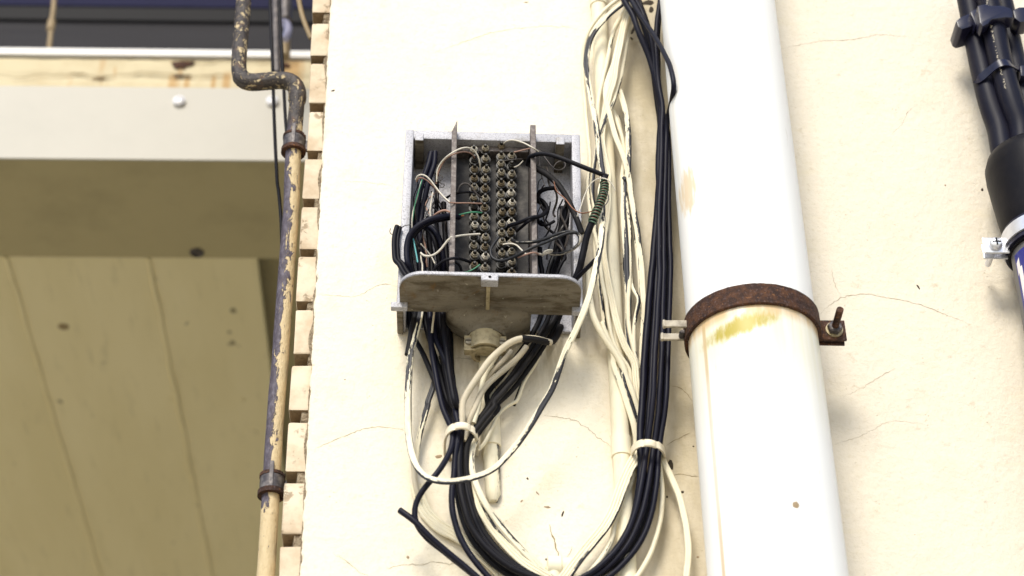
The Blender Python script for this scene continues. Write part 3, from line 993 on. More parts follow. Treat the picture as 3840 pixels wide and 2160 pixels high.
def pipe_clamp(c, ax, label, r=.0094):
    th = empty('pipe_clamp', c, label, 'pipe clamp', 'clamps on the iron pipe')
    ax = Vector(ax).normalized()
    s = Vector((1, 0, 0)); s = (s - ax * s.dot(ax)).normalized(); f = ax.cross(s)
    if f.y > 0: f = -f
    def ring(name, h0, h1, r0, r1, mat, a0=0, a1=360):
        bm = bmesh.new()
        n = 28
        rows = []
        for i in range(n + 1):
            a = math.radians(a0 + (a1 - a0) * i / n)
            dv = s * math.cos(a) + f * math.sin(a)
            rows.append([bm.verts.new(c + ax * h + dv * rr) for h, rr in ((h0, r0), (h0, r1), (h1, r1), (h1, r0))])
        for a, b in zip(rows, rows[1:]):
            for k in range(4):
                bm.faces.new((a[k], a[(k + 1) % 4], b[(k + 1) % 4], b[k]))
        bm.faces.new(rows[0]); bm.faces.new(tuple(reversed(rows[-1])))
        fixn(bm)
        return bm_obj(name, bm, mat, th, True)
    ring('band', -.007, .007, r - .0009, r + .0020, 'steel_grey_dark')
    ring('collar', -.0118, -.0072, r - .0009, r + .0034, 'rusted_steel', -20, 330)
    ring('collar', .0072, .0104, r - .0009, r + .0026, 'rusted_steel', 30, 380)
    def L(x, y, z): return c + s * (x / 1000) + f * (y / 1000) + ax * (z / 1000)
    box('tongue', L, (-2, 9.0, -8), (2.0, 12.6, 19), 'steel_grey_dark', th, .6)
    box('wall_arm', L, (8, -6, -6), (25, -1, 6), 'steel_grey_dark', th, .6)
    return th
axp = (Z('L2', 650, 800, -30) - Z('L2', 615, 1300, -30))
pipe_clamp(Z('L2', 626, 1120, -30), axp, 'upper rusty clamp holding the peeling iron pipe below its bend')
axp2 = (Z('L4', 325, 420, -30) - Z('L4', 285, 1080, -30))
pipe_clamp(Z('L4', 304, 840, -30), axp2, 'lower rusty clamp holding the peeling iron pipe near the bottom')

# thin dark cables and a bent bracket behind the pipe
cable('thin_cable', 'thin black cable hanging behind the pipe bend, left of two', T(('L2', [(440, -120), (440, 0), (452, 300), (463, 600), (470, 850), (480, 1100), (490, 1300), (500, 1449)]), ('L3', [(372, 100), (388, 250), (398, 420), (402, 700)]), d=-120), 1.9, 'rubber', group='cables behind the iron pipe', wob=0)
cable('thin_cable', 'thin black cable hanging behind the pipe bend, right of two', T(('L2', [(508, -120), (512, 0), (520, 200), (535, 450), (548, 700), (562, 950), (575, 1080), (600, 1300), (606, 1449)]), d=-120), 1.9, 'rubber', group='cables behind the iron pipe', wob=0)
bt = empty('bracket_pipe', Z('L2', 555, 430, -620), 'blurred dark upright tube with lilac bent hook above the ledge', 'tube')
tube('upright', T(('L2', [(560, -150), (562, 0), (562, 160)]), d=-580), 10, 'steel_grey_dark', bt, n=14)
tube('upright', T(('L2', [(556, 300), (556, 380), (556, 440)]), d=-640), 8, 'tan_rod', bt, n=14)
tube('hook', T(('L2', [(532, 180), (556, 170), (576, 195), (582, 235), (568, 280), (552, 305)]), d=-570), 6, 'lilac_paint', bt, n=12)
cable('worn_tube', 'blurred worn tube rising behind the pipe between two black cables', T(('L2', [(484, -120), (484, 0), (486, 150), (488, 350), (490, 480), (495, 570)]), d=-530), 6.0, 'steel_grey_dark', cat='tube', wob=0, n=12)
cable('slanting_cord', 'blurred tan cord slanting beside the topmost bricks', T(('L2', [(650, -60), (668, 20), (690, 120), (725, 220), (760, 300)]), d=-160), 3.0, 'tan_rod', cat='cord', wob=0)

# ------------------------------------------------------------------ white downpipe and its rusty clamp
DPC = 64.0                                               # axis distance from the plaster, mm
def pipe_mid(y):
    l = 2482 + (2661 - 2482) * y / 2160; r = 2895 + (3172 - 2895) * y / 2160
    return at((l + r) / 2, y, DPC)
pa, pb = pipe_mid(0), pipe_mid(2160)
dax = (pa - pb).normalized()
RP = .0590
ctr_y = (Z('R6', 1200, 690, 66)).z                       # clamp height
def on_axis(z):
    return pb + dax * ((z - pb.z) / dax.z)
clampc = on_axis(ctr_y)
dp = empty('downpipe', on_axis(GZ), 'wide white plastic downpipe with ochre stain under its rusty clamp', 'downpipe')
lathe('pipe_body', clampc, dax, [(GZ - clampc.z, RP), (-.4, RP), (-.0015, RP), (.0015, RP), (.4, RP), (3.0, RP)], 'white_pvc', dp, 96, origin=clampc)
# a scuffed chip low on the pipe
cc = Z('H', 2002, 1270, 0)
v_ = ray(2002 * 3840 / 2576, 1270 * 3840 / 2576).normalized()
lo_, hi_ = 1.0, (at(2002 * 3840 / 2576, 1270 * 3840 / 2576, DPC) - CAM).length
for _ in range(60):                                      # first hit of the survey ray on the pipe surface
    mid = (lo_ + hi_) / 2
    q = CAM + v_ * mid
    rr = (q - clampc) - dax * (q - clampc).dot(dax)
    if rr.length > RP: lo_ = mid
    else: hi_ = mid
q = CAM + v_ * lo_
nn = ((q - clampc) - dax * (q - clampc).dot(dax)).normalized()
bm = bmesh.new()
tt = dax.cross(nn).normalized()
top = bm.verts.new(q + nn * .0006); ring = []
for i in range(10):
    a = 2 * math.pi * i / 10; r = .0034 * (1 + .4 * mnoise.noise(Vector((math.cos(a) * 2, 7.7, math.sin(a) * 2))))
    ring.append(bm.verts.new(q + tt * math.cos(a) * r + dax * math.sin(a) * r + nn * .0001))
for i in range(10): bm.faces.new((ring[i], ring[(i + 1) % 10], top))
fixn(bm)
bm_obj('chip', bm, 'debris_tan', dp)

dc = empty('downpipe_clamp', clampc, 'rusted steel band clamp around the white downpipe', 'pipe clamp')
s_ = (Vector((1, 0, 0)) - dax * dax.x).normalized(); f_ = dax.cross(s_)
if f_.y > 0: f_ = -f_
def CL(x, y, z):       # clamp frame, mm: right, towards viewer, up
    return clampc + s_ * (x / 1000) + f_ * (y / 1000) + dax * (z / 1000)
def half_band(name, a0, a1, mat):
    bm = bmesh.new()
    n = 64; rows = []
    r0, r1 = RP * 1000 + .15, RP * 1000 + 3.4
    for i in range(n + 1):
        a = math.radians(a0 + (a1 - a0) * i / n)
        ca, sa = math.cos(a), math.sin(a)
        row = []
        for h, r in ((-11, r0), (-11, r1 - .8), (-10.2, r1), (0, r1 + .2), (10.2, r1), (11, r1 - .8), (11, r0)):
            jj = .35 * mnoise.noise(Vector((a * 14, h * .2, 3)))
            row.append(bm.verts.new(CL(ca * (r + (jj if r > r0 else 0)), sa * (r + (jj if r > r0 else 0)), h + jj * .6)))
        rows.append(row)
    m = len(rows[0])
    for a, b in zip(rows, rows[1:]):
        for k in range(m):
            bm.faces.new((a[k], a[(k + 1) % m], b[(k + 1) % m], b[k]))
    bm.faces.new(rows[0]); bm.faces.new(tuple(reversed(rows[-1])))
    fixn(bm)
    bm_obj(name, bm, mat, dc, True, sharp=40)
half_band('band', 2, 178, 'rusted_steel')
half_band('band', 182, 358, 'rusted_steel')
RO = RP * 1000
box('ear', CL, (RO - 2, 1.5, -11), (RO + 27, 4.5, 11), 'rusted_steel', dc, .8, .4)
box('ear', CL, (RO - 2, -5.5, -11), (RO + 26, -2.5, 11), 'rusted_steel', dc, .8, .4)
bm = bmesh.new()
cyl_bm(bm, CL(RO + 16, 4, 0), CL(RO + 16, 37, 0), .0033, n=16)
fixn(bm); bm_obj('bolt', bm, 'rusted_steel', dc, True)
lathe('washer', CL(RO + 16, 4.6, 0), f_, [(0, .0082), (.0014, .0080), (.0016, .004)], 'saddle_metal', dc, 20)
lathe('nut', CL(RO + 16, 6.2, 0), f_, [(0, .0066), (.0008, .0070), (.0046, .0068), (.0054, .0056)], 'steel_grey_dark', dc, 6, False)
lathe('wall_stud', CL(0, -RO - 3, 0), -f_, [(0, .005), (.010, .005)], 'rusted_steel', dc, 12)
# two narrow hooked tongues on the left, with old paint on them
for y0, zz in ((9, 1.0), (-11, .5)):
    bm = bmesh.new()
    box_bm(bm, CL, (-RO - 22, y0, zz - 3.4), (-RO + 1, y0 + 3.0, zz + 3.4), .7, .5)
    box_bm(bm, CL, (-RO - 24, y0 - .8, zz - 3.7), (-RO - 21.5, y0 + 3.8, zz + 3.7), .7, .6)
    fixn(bm)
    bm_obj('tongue', bm, 'worn_grey_paint', dc, False)
lathe('tongue_rivet', CL(-RO - 5, -6, -1), f_, [(0, .0030), (.006, .0030), (.008, .002)], 'steel_grey_dark', dc, 12)

# ------------------------------------------------------------------ service riser on the right: cables, boot, grey duct
boot_c = at(3640 + 0.45 * 270, 700, 45)
riser_grp = 'thick cables of the right-hand riser'
A_ = T(('R8', [(195, -260, 40), (210, -60, 40), (240, 100, 40), (285, 330, 40), (325, 560, 42), (380, 820, 44), (440, 1080, 46), (500, 1280, 46), (560, 1449, 46)]), ('R7', [(540, 760, 48), (580, 860, 48)]))
B_ = T(('R8', [(400, -260, 58), (430, -60, 58), (470, 100, 60), (505, 300, 60), (550, 560, 60), (610, 820, 60), (680, 1080, 60), (745, 1280, 58), (800, 1430, 56)]), ('R7', [(625, 740, 54), (650, 860, 50)]))
C_ = T(('R8', [(540, -260, 38), (570, -60, 38), (610, 120, 38), (655, 350, 38), (700, 560, 38), (765, 820, 40), (840, 1080, 42), (900, 1300, 44)]), ('R7', [(670, 700, 46), (690, 860, 46)]))
cable('riser_cable', 'thick black cable of the right-hand riser, nearest the downpipe', A_, 12.2, 'rubber_gloss', group=riser_grp, n=18, wob=0)
cb = cable('riser_cable', 'thick black cable with pale printed marks, middle of the right-hand riser', B_, 12.2, 'rubber_gloss', group=riser_grp, n=18, wob=0)
cable('riser_cable', 'thick black cable of the right-hand riser at the picture edge', C_, 12.2, 'rubber_gloss', group=riser_grp, n=18, wob=0)
# pale print along the middle cable (worn, unreadable)
path = catmull(B_, .0012)
random.seed(3)
verts, faces = [], []
for i in range(2, len(path) - 3):
    t = (path[i + 1] - path[i - 1]).normalized()
    N = (VIEWREF - t * VIEWREF.dot(t)).normalized(); Wv = N.cross(t)
    if path[i].z > .52 or path[i].z < .20: continue
    if random.random() < .42: continue
    off = -.55 + random.uniform(-.06, .06)
    c_ = path[i] + (Wv * math.sin(off) + N * math.cos(off)) * .01232
    w = Wv * math.cos(off) - N * math.sin(off)
    k = len(verts); hw = random.uniform(.0004, .0011); hl = random.uniform(.0002, .0005)
    verts += [c_ - w * hw - t * hl, c_ + w * hw - t * hl, c_ + w * hw + t * hl, c_ - w * hw + t * hl]
    faces.append((k, k + 1, k + 2, k + 3))
o = mesh_obj('print_marks', verts, faces, 'worn_grey_paint', cb)

riser_ax = (Z('R7', 560, 300, 45) - Z('R7', 660, 1100, 45)).normalized()
duct_ax = Vector((.025, 0, 1)).normalized()
DB = at(3932, 905, 46)                                 # duct axis at the clamp
def DA(h): return DB + duct_ax * h
boot = empty('cable_boot', DA(.02), 'black heat-shrink boot sealing the riser cables into the grey duct', 'cable boot')
lathe('boot_body', DA(0), duct_ax, [(-.016, .0402), (.008, .0402), (.012, .0418), (.030, .0440), (.060, .0468), (.080, .0486), (.092, .0484), (.101, .0455), (.106, .0400), (.108, .028)], 'heatshrink', boot, 48)
for P_ in (A_, B_, C_):
    e = DA(.085); e = e.lerp(P_[-2], .75); e.z = DA(.085).z
    tip = min(P_, key=lambda q: abs(q.z - DA(.118).z))
    tube('boot_finger', [tip, tip.lerp(e, .5), e], 13.6, 'heatshrink', boot, n=18, step=.008)
duct = empty('grey_duct', DA(GZ - DB.z), 'dark grey duct with blue sticker at the right edge', 'duct')
lathe('duct_body', DA(0), duct_ax, [(GZ - DB.z, .0375), (-.02, .0375), (-.012, .0375)], 'grey_conduit', duct, 48)
# blue sticker wrapped on the duct, with its white strokes
def wrap(name, a0, a1, h0, h1, r, mat, parent, n=14):
    sx = (Vector((1, 0, 0)) - duct_ax * duct_ax.x).normalized(); fy = duct_ax.cross(sx)
    if fy.y > 0: fy = -fy
    verts, faces = [], []
    for i in range(n + 1):
        a = math.radians(a0 + (a1 - a0) * i / n)
        dv = sx * math.cos(a) + fy * math.sin(a)
        b0 = h0(i / n) if callable(h0) else h0
        b1 = h1(i / n) if callable(h1) else h1
        verts += [DA(b0) + dv * r, DA(b1) + dv * r]
    for i in range(n):
        faces.append((2 * i, 2 * i + 1, 2 * i + 3, 2 * i + 2))
    return mesh_obj(name, verts, faces, mat, parent, True)
stk = wrap('sticker', 173, 60, -.150, -.0225, .03775, 'label_blue', duct, 30)
wrap('letter_stroke', 170, 162, lambda t: -.040 - .008 * (1 - t), lambda t: -.033 + .004 * t, .03790, 'label_white', stk)
wrap('letter_stroke', 167, 158, -.078, -.040, .03790, 'label_white', stk)
wrap('letter_stroke', 168, 150, lambda t: -.096 + .014 * t, lambda t: -.093 + .014 * t, .03790, 'label_white', stk)
wrap('letter_stroke', 150, 134, lambda t: -.078, lambda t: -.034, .03790, 'label_white', stk)

dk = empty('duct_clamp', DA(0), 'bright zinc clamp with cross-head screw holding the grey duct', 'pipe clamp')
lathe('rubber_lining', DA(0), duct_ax, [(-.0135, .0400), (-.0135, .0428), (.0105, .0428), (.0105, .0400)], 'black_plastic', dk, 48)
lathe('zinc_band', DA(0), duct_ax, [(-.0085, .0410), (-.0085, .0446), (.0065, .0446), (.0065, .0410)], 'zinc', dk, 48)
def DK(x, y, z):
    return DA(z / 1000) + Vector((x / 1000, -y / 1000, 0))
earc = Z('R9', 490, 620, 48)
off = earc - DB
ex, ez = off.x * 1000, off.z * 1000
bm = bmesh.new()
box_bm(bm, lambda x, y, z: earc + Vector((x / 1000, -y / 1000, z / 1000)), (-12.5, -1.2, -9), (12, 1.2, 9), .9)
fixn(bm); bm_obj('ear', bm, 'zinc', dk)
box('ear', lambda x, y, z: earc + Vector((x / 1000, -y / 1000, z / 1000)), (-11, -11, -8.5), (13, -8.8, 8.5), 'zinc', dk, .9)
lathe('screw_head', earc + Vector((-.001, -.0012, 0)), (0, -1, 0), [(0, .0066), (.0012, .0068), (.0042, .0062), (.0058, .0044), (.0062, .0001)], 'zinc', dk, 20)
EC = lambda x, y, z: earc + Vector((-.001 + x / 1000, -y / 1000, z / 1000))
box('screw_slot', EC, (-4.2, 7.0, -.7), (4.2, 7.6, .7), 'dark_frame', dk)
box('screw_slot', EC, (-.7, 7.05, -4.2), (.7, 7.65, 4.2), 'dark_frame', dk)
lathe('screw_end', earc + Vector((-.001, .0005, 0)), (0, 1, 0), [(0, .0030), (.030, .0030), (.031, .002)], 'zinc', dk, 12)

# plastic wall clip at the top and the zip tie
clip = empty('cable_clip', Z('R8', 420, 200, 60), 'glossy black plastic clip clasping the riser cables at top right', 'cable clip')
def block(name, pts, d0, d1, mat, parent, bevel=.0015):
    """an outline surveyed at depth d1, extruded back to depth d0"""
    bm = bmesh.new()
    F = [bm.verts.new(Z('R8', x, y, d1)) for x, y in pts]
    dv = Vector((0, (d1 - d0) / 1000, 0))
    Bk = [bm.verts.new(v.co + dv) for v in F]
    n = len(F)
    bm.faces.new(F); bm.faces.new(tuple(reversed(Bk)))
    for i in range(n): bm.faces.new((F[i], F[(i + 1) % n], Bk[(i + 1) % n], Bk[i]))
    fixn(bm)
    if bevel:
        bmesh.ops.bevel(bm, geom=list(bm.edges), offset=bevel, segments=2, profile=.6, affect='EDGES')
    return bm_obj(name, bm, mat, parent, True, sharp=50)
block('saddle', [(320, 60), (400, 45), (480, 62), (600, 60), (690, 90), (720, 130), (722, 200), (640, 195), (560, 205), (480, 215), (440, 265), (380, 300), (345, 250)], 62, 78, 'black_plastic', clip)
block('hook', [(75, 235), (130, 190), (250, 140), (290, 160), (300, 250), (250, 300), (140, 330), (100, 300)], 30, 60, 'black_plastic', clip)
block('bridge', [(235, 130), (335, 80), (350, 260), (300, 285)], 50, 66, 'black_plastic', clip)
block('arm', [(720, 110), (790, 80), (900, 75), (900, 240), (800, 250), (740, 200)], 50, 70, 'black_plastic', clip)
tie = empty('zip_tie', Z('R8', 560, 730, 70), 'black zip tie cinched round the three riser cables', 'zip tie')
P = T(('R8', [(330, 1050, 36), (305, 960, 46), (335, 900, 56), (420, 830, 62), (500, 760, 70), (570, 715, 75), (640, 705, 75), (700, 730, 70), (760, 775, 60), (830, 800, 50), (870, 830, 44)]))
pv = catmull(P, .003)
v, f, tc = sweep(pv, [(.0042, -.0009), (.0042, .0009), (-.0042, .0009), (-.0042, -.0009)], VIEWREF)
mesh_obj('strap', v, [tuple(reversed(q)) for q in f], 'black_plastic', tie, True, sharp=40)
block('lock_head', [(800, 740), (870, 725), (890, 850), (810, 860)], 52, 64, 'black_plastic', tie)

# ------------------------------------------------------------------ painted conduits on the wall
def conduit(name, label, a, b, r, sleeves, d, taper=None):
    th = empty(name, b, label, 'conduit')
    ax = (a - b).normalized()
    Lh = (a - b).length
    tube('conduit_tube', [a, a.lerp(b, .5), b], r, 'paint_conduit', th, n=22, step=.006, scale=taper)
    for t0, t1, k in sleeves:
        p0, p1 = a.lerp(b, t0), a.lerp(b, t1)
        l = (p1 - p0).length
        lathe('sleeve', p0, p1 - p0, [(0, r / 1000 * 1.02), (.0006, r / 1000 * k), (l - .0006, r / 1000 * k), (l, r / 1000 * 1.02)], 'paint_conduit', th, 24)
    return th
ca, cb2 = at(2246, 29, 9), at(2321, 1518, 9)
dirv = (cb2 - ca).normalized()
c_top, c_bot = ca - dirv * .25, ca + dirv * ((cb2 - ca).length + .42)
tot = (c_bot - c_top).length
def tt_(p): return (p - c_top).dot(dirv) / tot
conduit('wall_conduit', 'long cream painted conduit rising straight between box and downpipe', c_top, c_bot, 8.3,
        [(tt_(at(2246, -60, 9)), tt_(at(2250, 24, 9)), 1.16), (tt_(at(2321, 1640, 9)), tt_(at(2321, 1716, 9)), 1.13)], 9)
k0, k1 = Z('Z2', 950, 900, 9), Z('Z3', 880, 835, 2.5)
conduit('stub_conduit', 'short cream painted conduit under the box, hidden behind cables', k0, k1, 8.2, [(.46, .66, 1.14)], 8, lambda t: 1.0 if t < .70 else (.94 - .12 * (t - .70) / .3 if t < .97 else .5))
# bridge fitting low between the cable bundles
fit = empty('conduit_fitting', Z('Z3', 1400, 1400, 8), 'cream painted tee fitting at the bottom between cable bundles', 'fitting')
tube('arm', [Z('Z3', 1330, 1378, 10), Z('Z3', 1430, 1382, 10), Z('Z3', 1530, 1372, 10)], 8.4, 'paint_conduit', fit, n=20, step=.01)
lathe('arm_collar', Z('Z3', 1322, 1376, 10), (1, 0, 0), [(0, .0084), (.0006, .0098), (.012, .0098), (.0128, .0084)], 'paint_conduit', fit, 22)
tube('arm', [Z('Z3', 1375, 1385, 10), Z('Z3', 1372, 1460, 10), Z('Z3', 1366, 1700, 10)], 7.4, 'paint_conduit', fit, n=20, step=.01)

# ------------------------------------------------------------------ the open junction box
ROT = math.radians(-1.35)
OX, OZ = -20.4, 53.3
cR, sR = math.cos(ROT), math.sin(ROT)
def BX(u, v, d):         # box frame, mm: right, up, out from the wall
    return Vector(((OX + u * cR - v * sR) / 1000, -d / 1000, (OZ + u * sR + v * cR) / 1000))
jb = empty('junction_box', BX(0, -108, 0), 'open cast-metal telephone junction box with rows of screw terminals', 'junction box')
AL, DC = 'cast_aluminium', 'grime_and_shade_casting'
box('back_plate', BX, (-84, -106, 1.5), (84, 104, 5), AL, jb, .5)
def frame_side(name, a, b):
    return box(name, BX, a, b, AL, jb, 1.8, .5, True)
frame_side('rim', (-87, -108.5, .8), (-78.5, 108, 43))
frame_side('rim', (78.5, -108.5, .8), (87, 108, 43))
frame_side('rim', (-79, 96.5, .8), (79, 107.6, 42.6))
for u in (-77, 62.5):
    bm = bmesh.new()
    box_bm(bm, BX, (u, 88, 4), (u + 8.5, 97.5, 50), 1.0, .3)
    fixn(bm)
    for f in bm.faces:
        f.material_index = 0 if f.normal.y < -.6 else 1  # bright fronts, darker other faces: the posts' shade is put into the colour
    bm_obj('corner_post', bm, AL, jb, False, mats=[AL, DC])
# floor of the tray with its two cable openings
box('floor_web', BX, (-41, -108.3, 2), (39, -104.6, 43), DC, jb, .8)
box('floor_web', BX, (-80, -108.2, 35), (80, -104.7, 44.5), DC, jb, .8)
box('cheek', BX, (-86.8, -110.5, .6), (-80.8, -106, 43), DC, jb, 1.2, .3)
box('cheek', BX, (80.8, -110.5, .6), (86.8, -106, 43), DC, jb, 1.2, .3)
# protruding shelf with rounded front corners
def shelf():
    bm = bmesh.new()
    pts = [(-84, 43.5), (84, 43.5), (84, 72)]
    R = 22
    for i in range(1, 10):
        a = math.radians(i * 10)
        pts.append((84 - R + R * math.cos(a), 72 + R * math.sin(a)))
    for i in range(0, 10):
        a = math.radians(90 + i * 10)
        pts.append((-84 + R + R * math.cos(a), 72 + R * math.sin(a)))
    pts.append((-84, 72))
    lo = [bm.verts.new(BX(u, -107.8, d)) for u, d in pts]
    hi = [bm.verts.new(BX(u, -103.6, d)) for u, d in pts]
    n = len(pts)
    bm.faces.new(lo).material_index = 1
    bm.faces.new(tuple(reversed(hi)))
    for i in range(n):
        bm.faces.new((lo[i], lo[(i + 1) % n], hi[(i + 1) % n], hi[i]))
    fixn(bm)
    bmesh.ops.bevel(bm, geom=[e for e in bm.edges if abs((e.verts[0].co - e.verts[1].co).z) < .0035], offset=.0007, segments=2, affect='EDGES')
    sh = bm_obj('shelf', bm, AL, jb, True, mats=[AL, DC], sharp=35)
    return sh
sh = shelf()
box('latch_boss', BX, (-9, -114.5, 86), (6.5, -106.5, 96.5), AL, sh, 1.0, .3)
lathe('latch_hole', BX(-1.2, -110.6, 96.6), (0, -1, 0), [(0, .0014), (.0003, .0014)], 'dark_frame', sh, 12)
box('rib', BX, (-4.0, -110.4, 34), (-.4, -107.2, 87), 'saddle_metal', sh, .8)
box('lug', BX, (-92, -113.5, 42), (-76.5, -107.2, 49), AL, jb, .8, .3)
box('lug', BX, (76.5, -113.5, 42), (91, -107.2, 49), AL, jb, .8, .3)
# raised cast lettering, worn away to a few strokes
random.seed(12)
for row, (d0, us) in enumerate(((70, (33, 37.5, 42, 50, 54.5)), (61, (35, 39, 43, 47, 51, 55, 59, 63)))):
    for u in us:
        bm = bmesh.new()
        w, h = 2.6, 4.6
        for (ua, da, ub, db) in random.sample([(0, 0, .7, h), (w - .7, 0, w, h), (0, h - .8, w, h), (0, 0, w, .8), (0, h / 2 - .4, w, h / 2 + .4)], 3):
            box_bm(bm, BX, (u + ua, -108.05 - random.uniform(0, .12), d0 + da), (u + ub, -107.5, d0 + db))
        fixn(bm)
        bm_obj('cast_letter', bm, DC, sh)
# gland housing under the floor: a funnel to a round neck
def funnel():
    bm = bmesh.new()
    rings = []
    n = 28
    for v, hu, d0, d1, cu, pw in ((-106, 40, 4, 44, -1, 4.0), (-112, 39, 4, 44, -1, 3.6), (-117, 33, 4, 42, -2, 2.8), (-121, 25, 4, 40, -3, 2.3), (-124, 20, 4, 38, -3, 2.0), (-128, 19, 5, 38, -3, 2.0)):
        row = []
        for i in range(n):
            a = 2 * math.pi * i / n
            ca, sa = math.cos(a), math.sin(a)
            r = (abs(ca) ** pw + abs(sa) ** pw) ** (-1 / pw)
            row.append(bm.verts.new(BX(cu + ca * r * hu, v, (d0 + d1) / 2 + sa * r * (d1 - d0) / 2)))
        rings.append(row)
    for a, b in zip(rings, rings[1:]):
        for i in range(n):
            bm.faces.new((a[i], a[(i + 1) % n], b[(i + 1) % n], b[i]))
    bm.faces.new(rings[0]); bm.faces.new(rings[-1])
    fixn(bm)
    bm_obj('gland_housing', bm, DC, jb, True, sharp=60)
funnel()
bm = bmesh.new()
lathe_bm(bm, BX(-3.5, -127, 22), (0, 0, -1), [(0, .0165), (.003, .0165), (.0035, .0135), (.020, .0135), (.0205, .010), (.012, .0095)], 28)
fixn(bm)
gl = bm_obj('gland_neck', bm, 'saddle_metal', jb, True, sharp=35)
# saddle strap: two ears and an arched middle, with slotted screws
def strap():
    bm = bmesh.new()
    path = [(-23, 27), (-15.5, 27)]
    for i in range(0, 13):
        a = math.radians(180 - i * 15)
        path.append((-3.5 + 13.5 * math.cos(a), 27 + 12.5 * math.sin(a) * .9))
    path += [(8.5, 27), (16, 27)]
    rows = []
    for k, (u, d) in enumerate(path):
        rows.append([bm.verts.new(BX(u, vv_, dd)) for vv_, dd in ((-130, d), (-130, d + 2.6), (-145.5, d + 2.6), (-145.5, d))])
    for a, b in zip(rows, rows[1:]):
        for k in range(4):
            bm.faces.new((a[k], a[(k + 1) % 4], b[(k + 1) % 4], b[k]))
    bm.faces.new(rows[0]); bm.faces.new(tuple(reversed(rows[-1])))
    fixn(bm)
    st = bm_obj('saddle_strap', bm, 'saddle_metal', jb, True, sharp=40)
    box('strap_lip', BX, (-23, -147.5, 22), (16, -144.6, 31.5), 'saddle_metal', st, .8, .4)
    for u in (-18.5, 11.8):
        sc = lathe('strap_screw', BX(u, -137, 29.4), (0, -1, 0), [(0, .0040), (.0012, .0041), (.0024, .0034), (.0027, .0001)], 'aged_brass', st, 18)
        box('strap_slot', BX, (u - 3.4, -137.5, 31.9), (u + 3.4, -136.5, 32.3), 'dark_frame', st)
strap()
# rails and terminal board
def rail(name, top, bot, mat, d0, d1, w, point):
    a, b = Z('Z1', *top, d1), Z('Z2', *bot, d1)
    bm = bmesh.new()
    prof = [(-w / 2, 0, d1), (w / 2, 0, d1), (w / 2, 0, d0), (-w / 2, 0, d0)]
    def P(c, ox, d): return Vector((c.x + ox / 1000, -d / 1000, c.z))
    rows = []
    for c, dd in ((a, 0), (b, 0)):
        rows.append([bm.verts.new(P(c, ox, d)) for ox, _, d in prof])
    for k in range(4):
        bm.faces.new((rows[0][k], rows[0][(k + 1) % 4], rows[1][(k + 1) % 4], rows[1][k]))
    bm.faces.new(rows[0]); bm.faces.new(tuple(reversed(rows[1])))
    if point:            # the sheet is sheared to a spike at the top
        for k in (1,):
            rows[0][k].co.z += .011
        rows[0][0].co.z -= .004
    fixn(bm)
    bmesh.ops.bevel(bm, geom=list(bm.edges), offset=.0005, segments=1, affect='EDGES')
    bm_obj(name, bm, mat, jb, False)
rail('rail', (647, 130), (620, 215), 'rail_steel', 6, 58, 5.4, True)
rail('rail', (1395, 95), (1413, 225), 'rail_steel', 6, 58, 5.4, False)
u0, u1 = -37.5, 36.5
box('terminal_board', BX, (u0, -104, 19), (u1, 91, 22), 'terminal_board_paint', jb, .6)
box('board_strap', BX, (u0 + .5, 90, 12), (u1 - .5, 96.2, 34), 'rail_steel', jb, 1.0)
for px, py in ((712, 285), (1312, 302)):
    c = Z('Z1', px, py, 24)
    lathe('board_screw', c + Vector((0, .002, 0)), (0, -1, 0), [(0, .0052), (.0016, .0053), (.0030, .0044), (.0034, .0001)], 'saddle_metal', jb, 18)
    box('screw_slot', lambda x, y, z: c + Vector(((x * .87 + z * .5) / 1000, -y / 1000, (-x * .5 * 0 + z * .87 + x * .35) / 1000)), (-4.6, 1.2, -.5), (4.6, 1.7, .5), 'dark_frame', jb)

# terminal posts: black insulated base, brass nut, stud
def post_mesh():
    bm = bmesh.new()
    lathe_bm(bm, (0, 0, 0), (0, -1, 0), [(0, .0054), (.0065, .0050), (.0068, .0042), (.0095, .0042), (.0097, .0051), (.0112, .0051), (.0114, .002)], 14, 0)
    lathe_bm(bm, (0, -.0150, 0), (0, -1, 0), [(0, .0017), (.0042, .0016), (.0046, .0011)], 8, 0)
    fixn(bm)
    me = bpy.data.meshes.new('terminal_post')
    bm.to_mesh(me); bm.free()
    me.materials.append(MATS['post_black'])
    me.polygons.foreach_set('use_smooth', [True] * len(me.polygons)); me.set_sharp_from_angle(angle=.7)
    return me
def nut_mesh(name, mat):
    bm = bmesh.new()
    lathe_bm(bm, (0, -.0113, 0), (0, -1, 0), [(0, .0037), (.0006, .0039), (.0026, .0039), (.0030, .0031), (.0044, .0030), (.0048, .0022), (.0042, .0017)], 6, 0)
    fixn(bm)
    me = bpy.data.meshes.new(name)
    bm.to_mesh(me); bm.free()
    me.materials.append(MATS[mat])
    return me
pm, nm, nm2 = post_mesh(), nut_mesh('nut', 'aged_brass'), nut_mesh('tarnished_nut', 'post_black')
nm3 = nut_mesh('bright_nut', 'wire_white')
nm4 = nut_mesh('brown_nut', 'brown_brass')
posts = [(838, y) for y in (300, 395, 485, 578, 668, 765, 855, 940, 1030, 1125, 1215, 1305, 1415)] + \
        [(942, y) for y in (300, 388, 487, 580, 672, 765, 855, 950, 1036, 1140, 1230, 1320, 1425)] + \
        [(1095, y) for y in (268, 360, 440, 530, 622, 725, 810, 905, 1005, 1095, 1190, 1290, 1385)] + \
        [(1192, y) for y in (362, 457, 540, 632, 715, 810, 902, 995, 1095, 1190, 1285, 1378, 1472)]
tarn = {(838, 395), (838, 855), (1192, 457), (1095, 1385), (838, 1125)}
bright = {(1192, 810), (1192, 995), (838, 300), (942, 1320), (838, 1030), (1192, 715)}
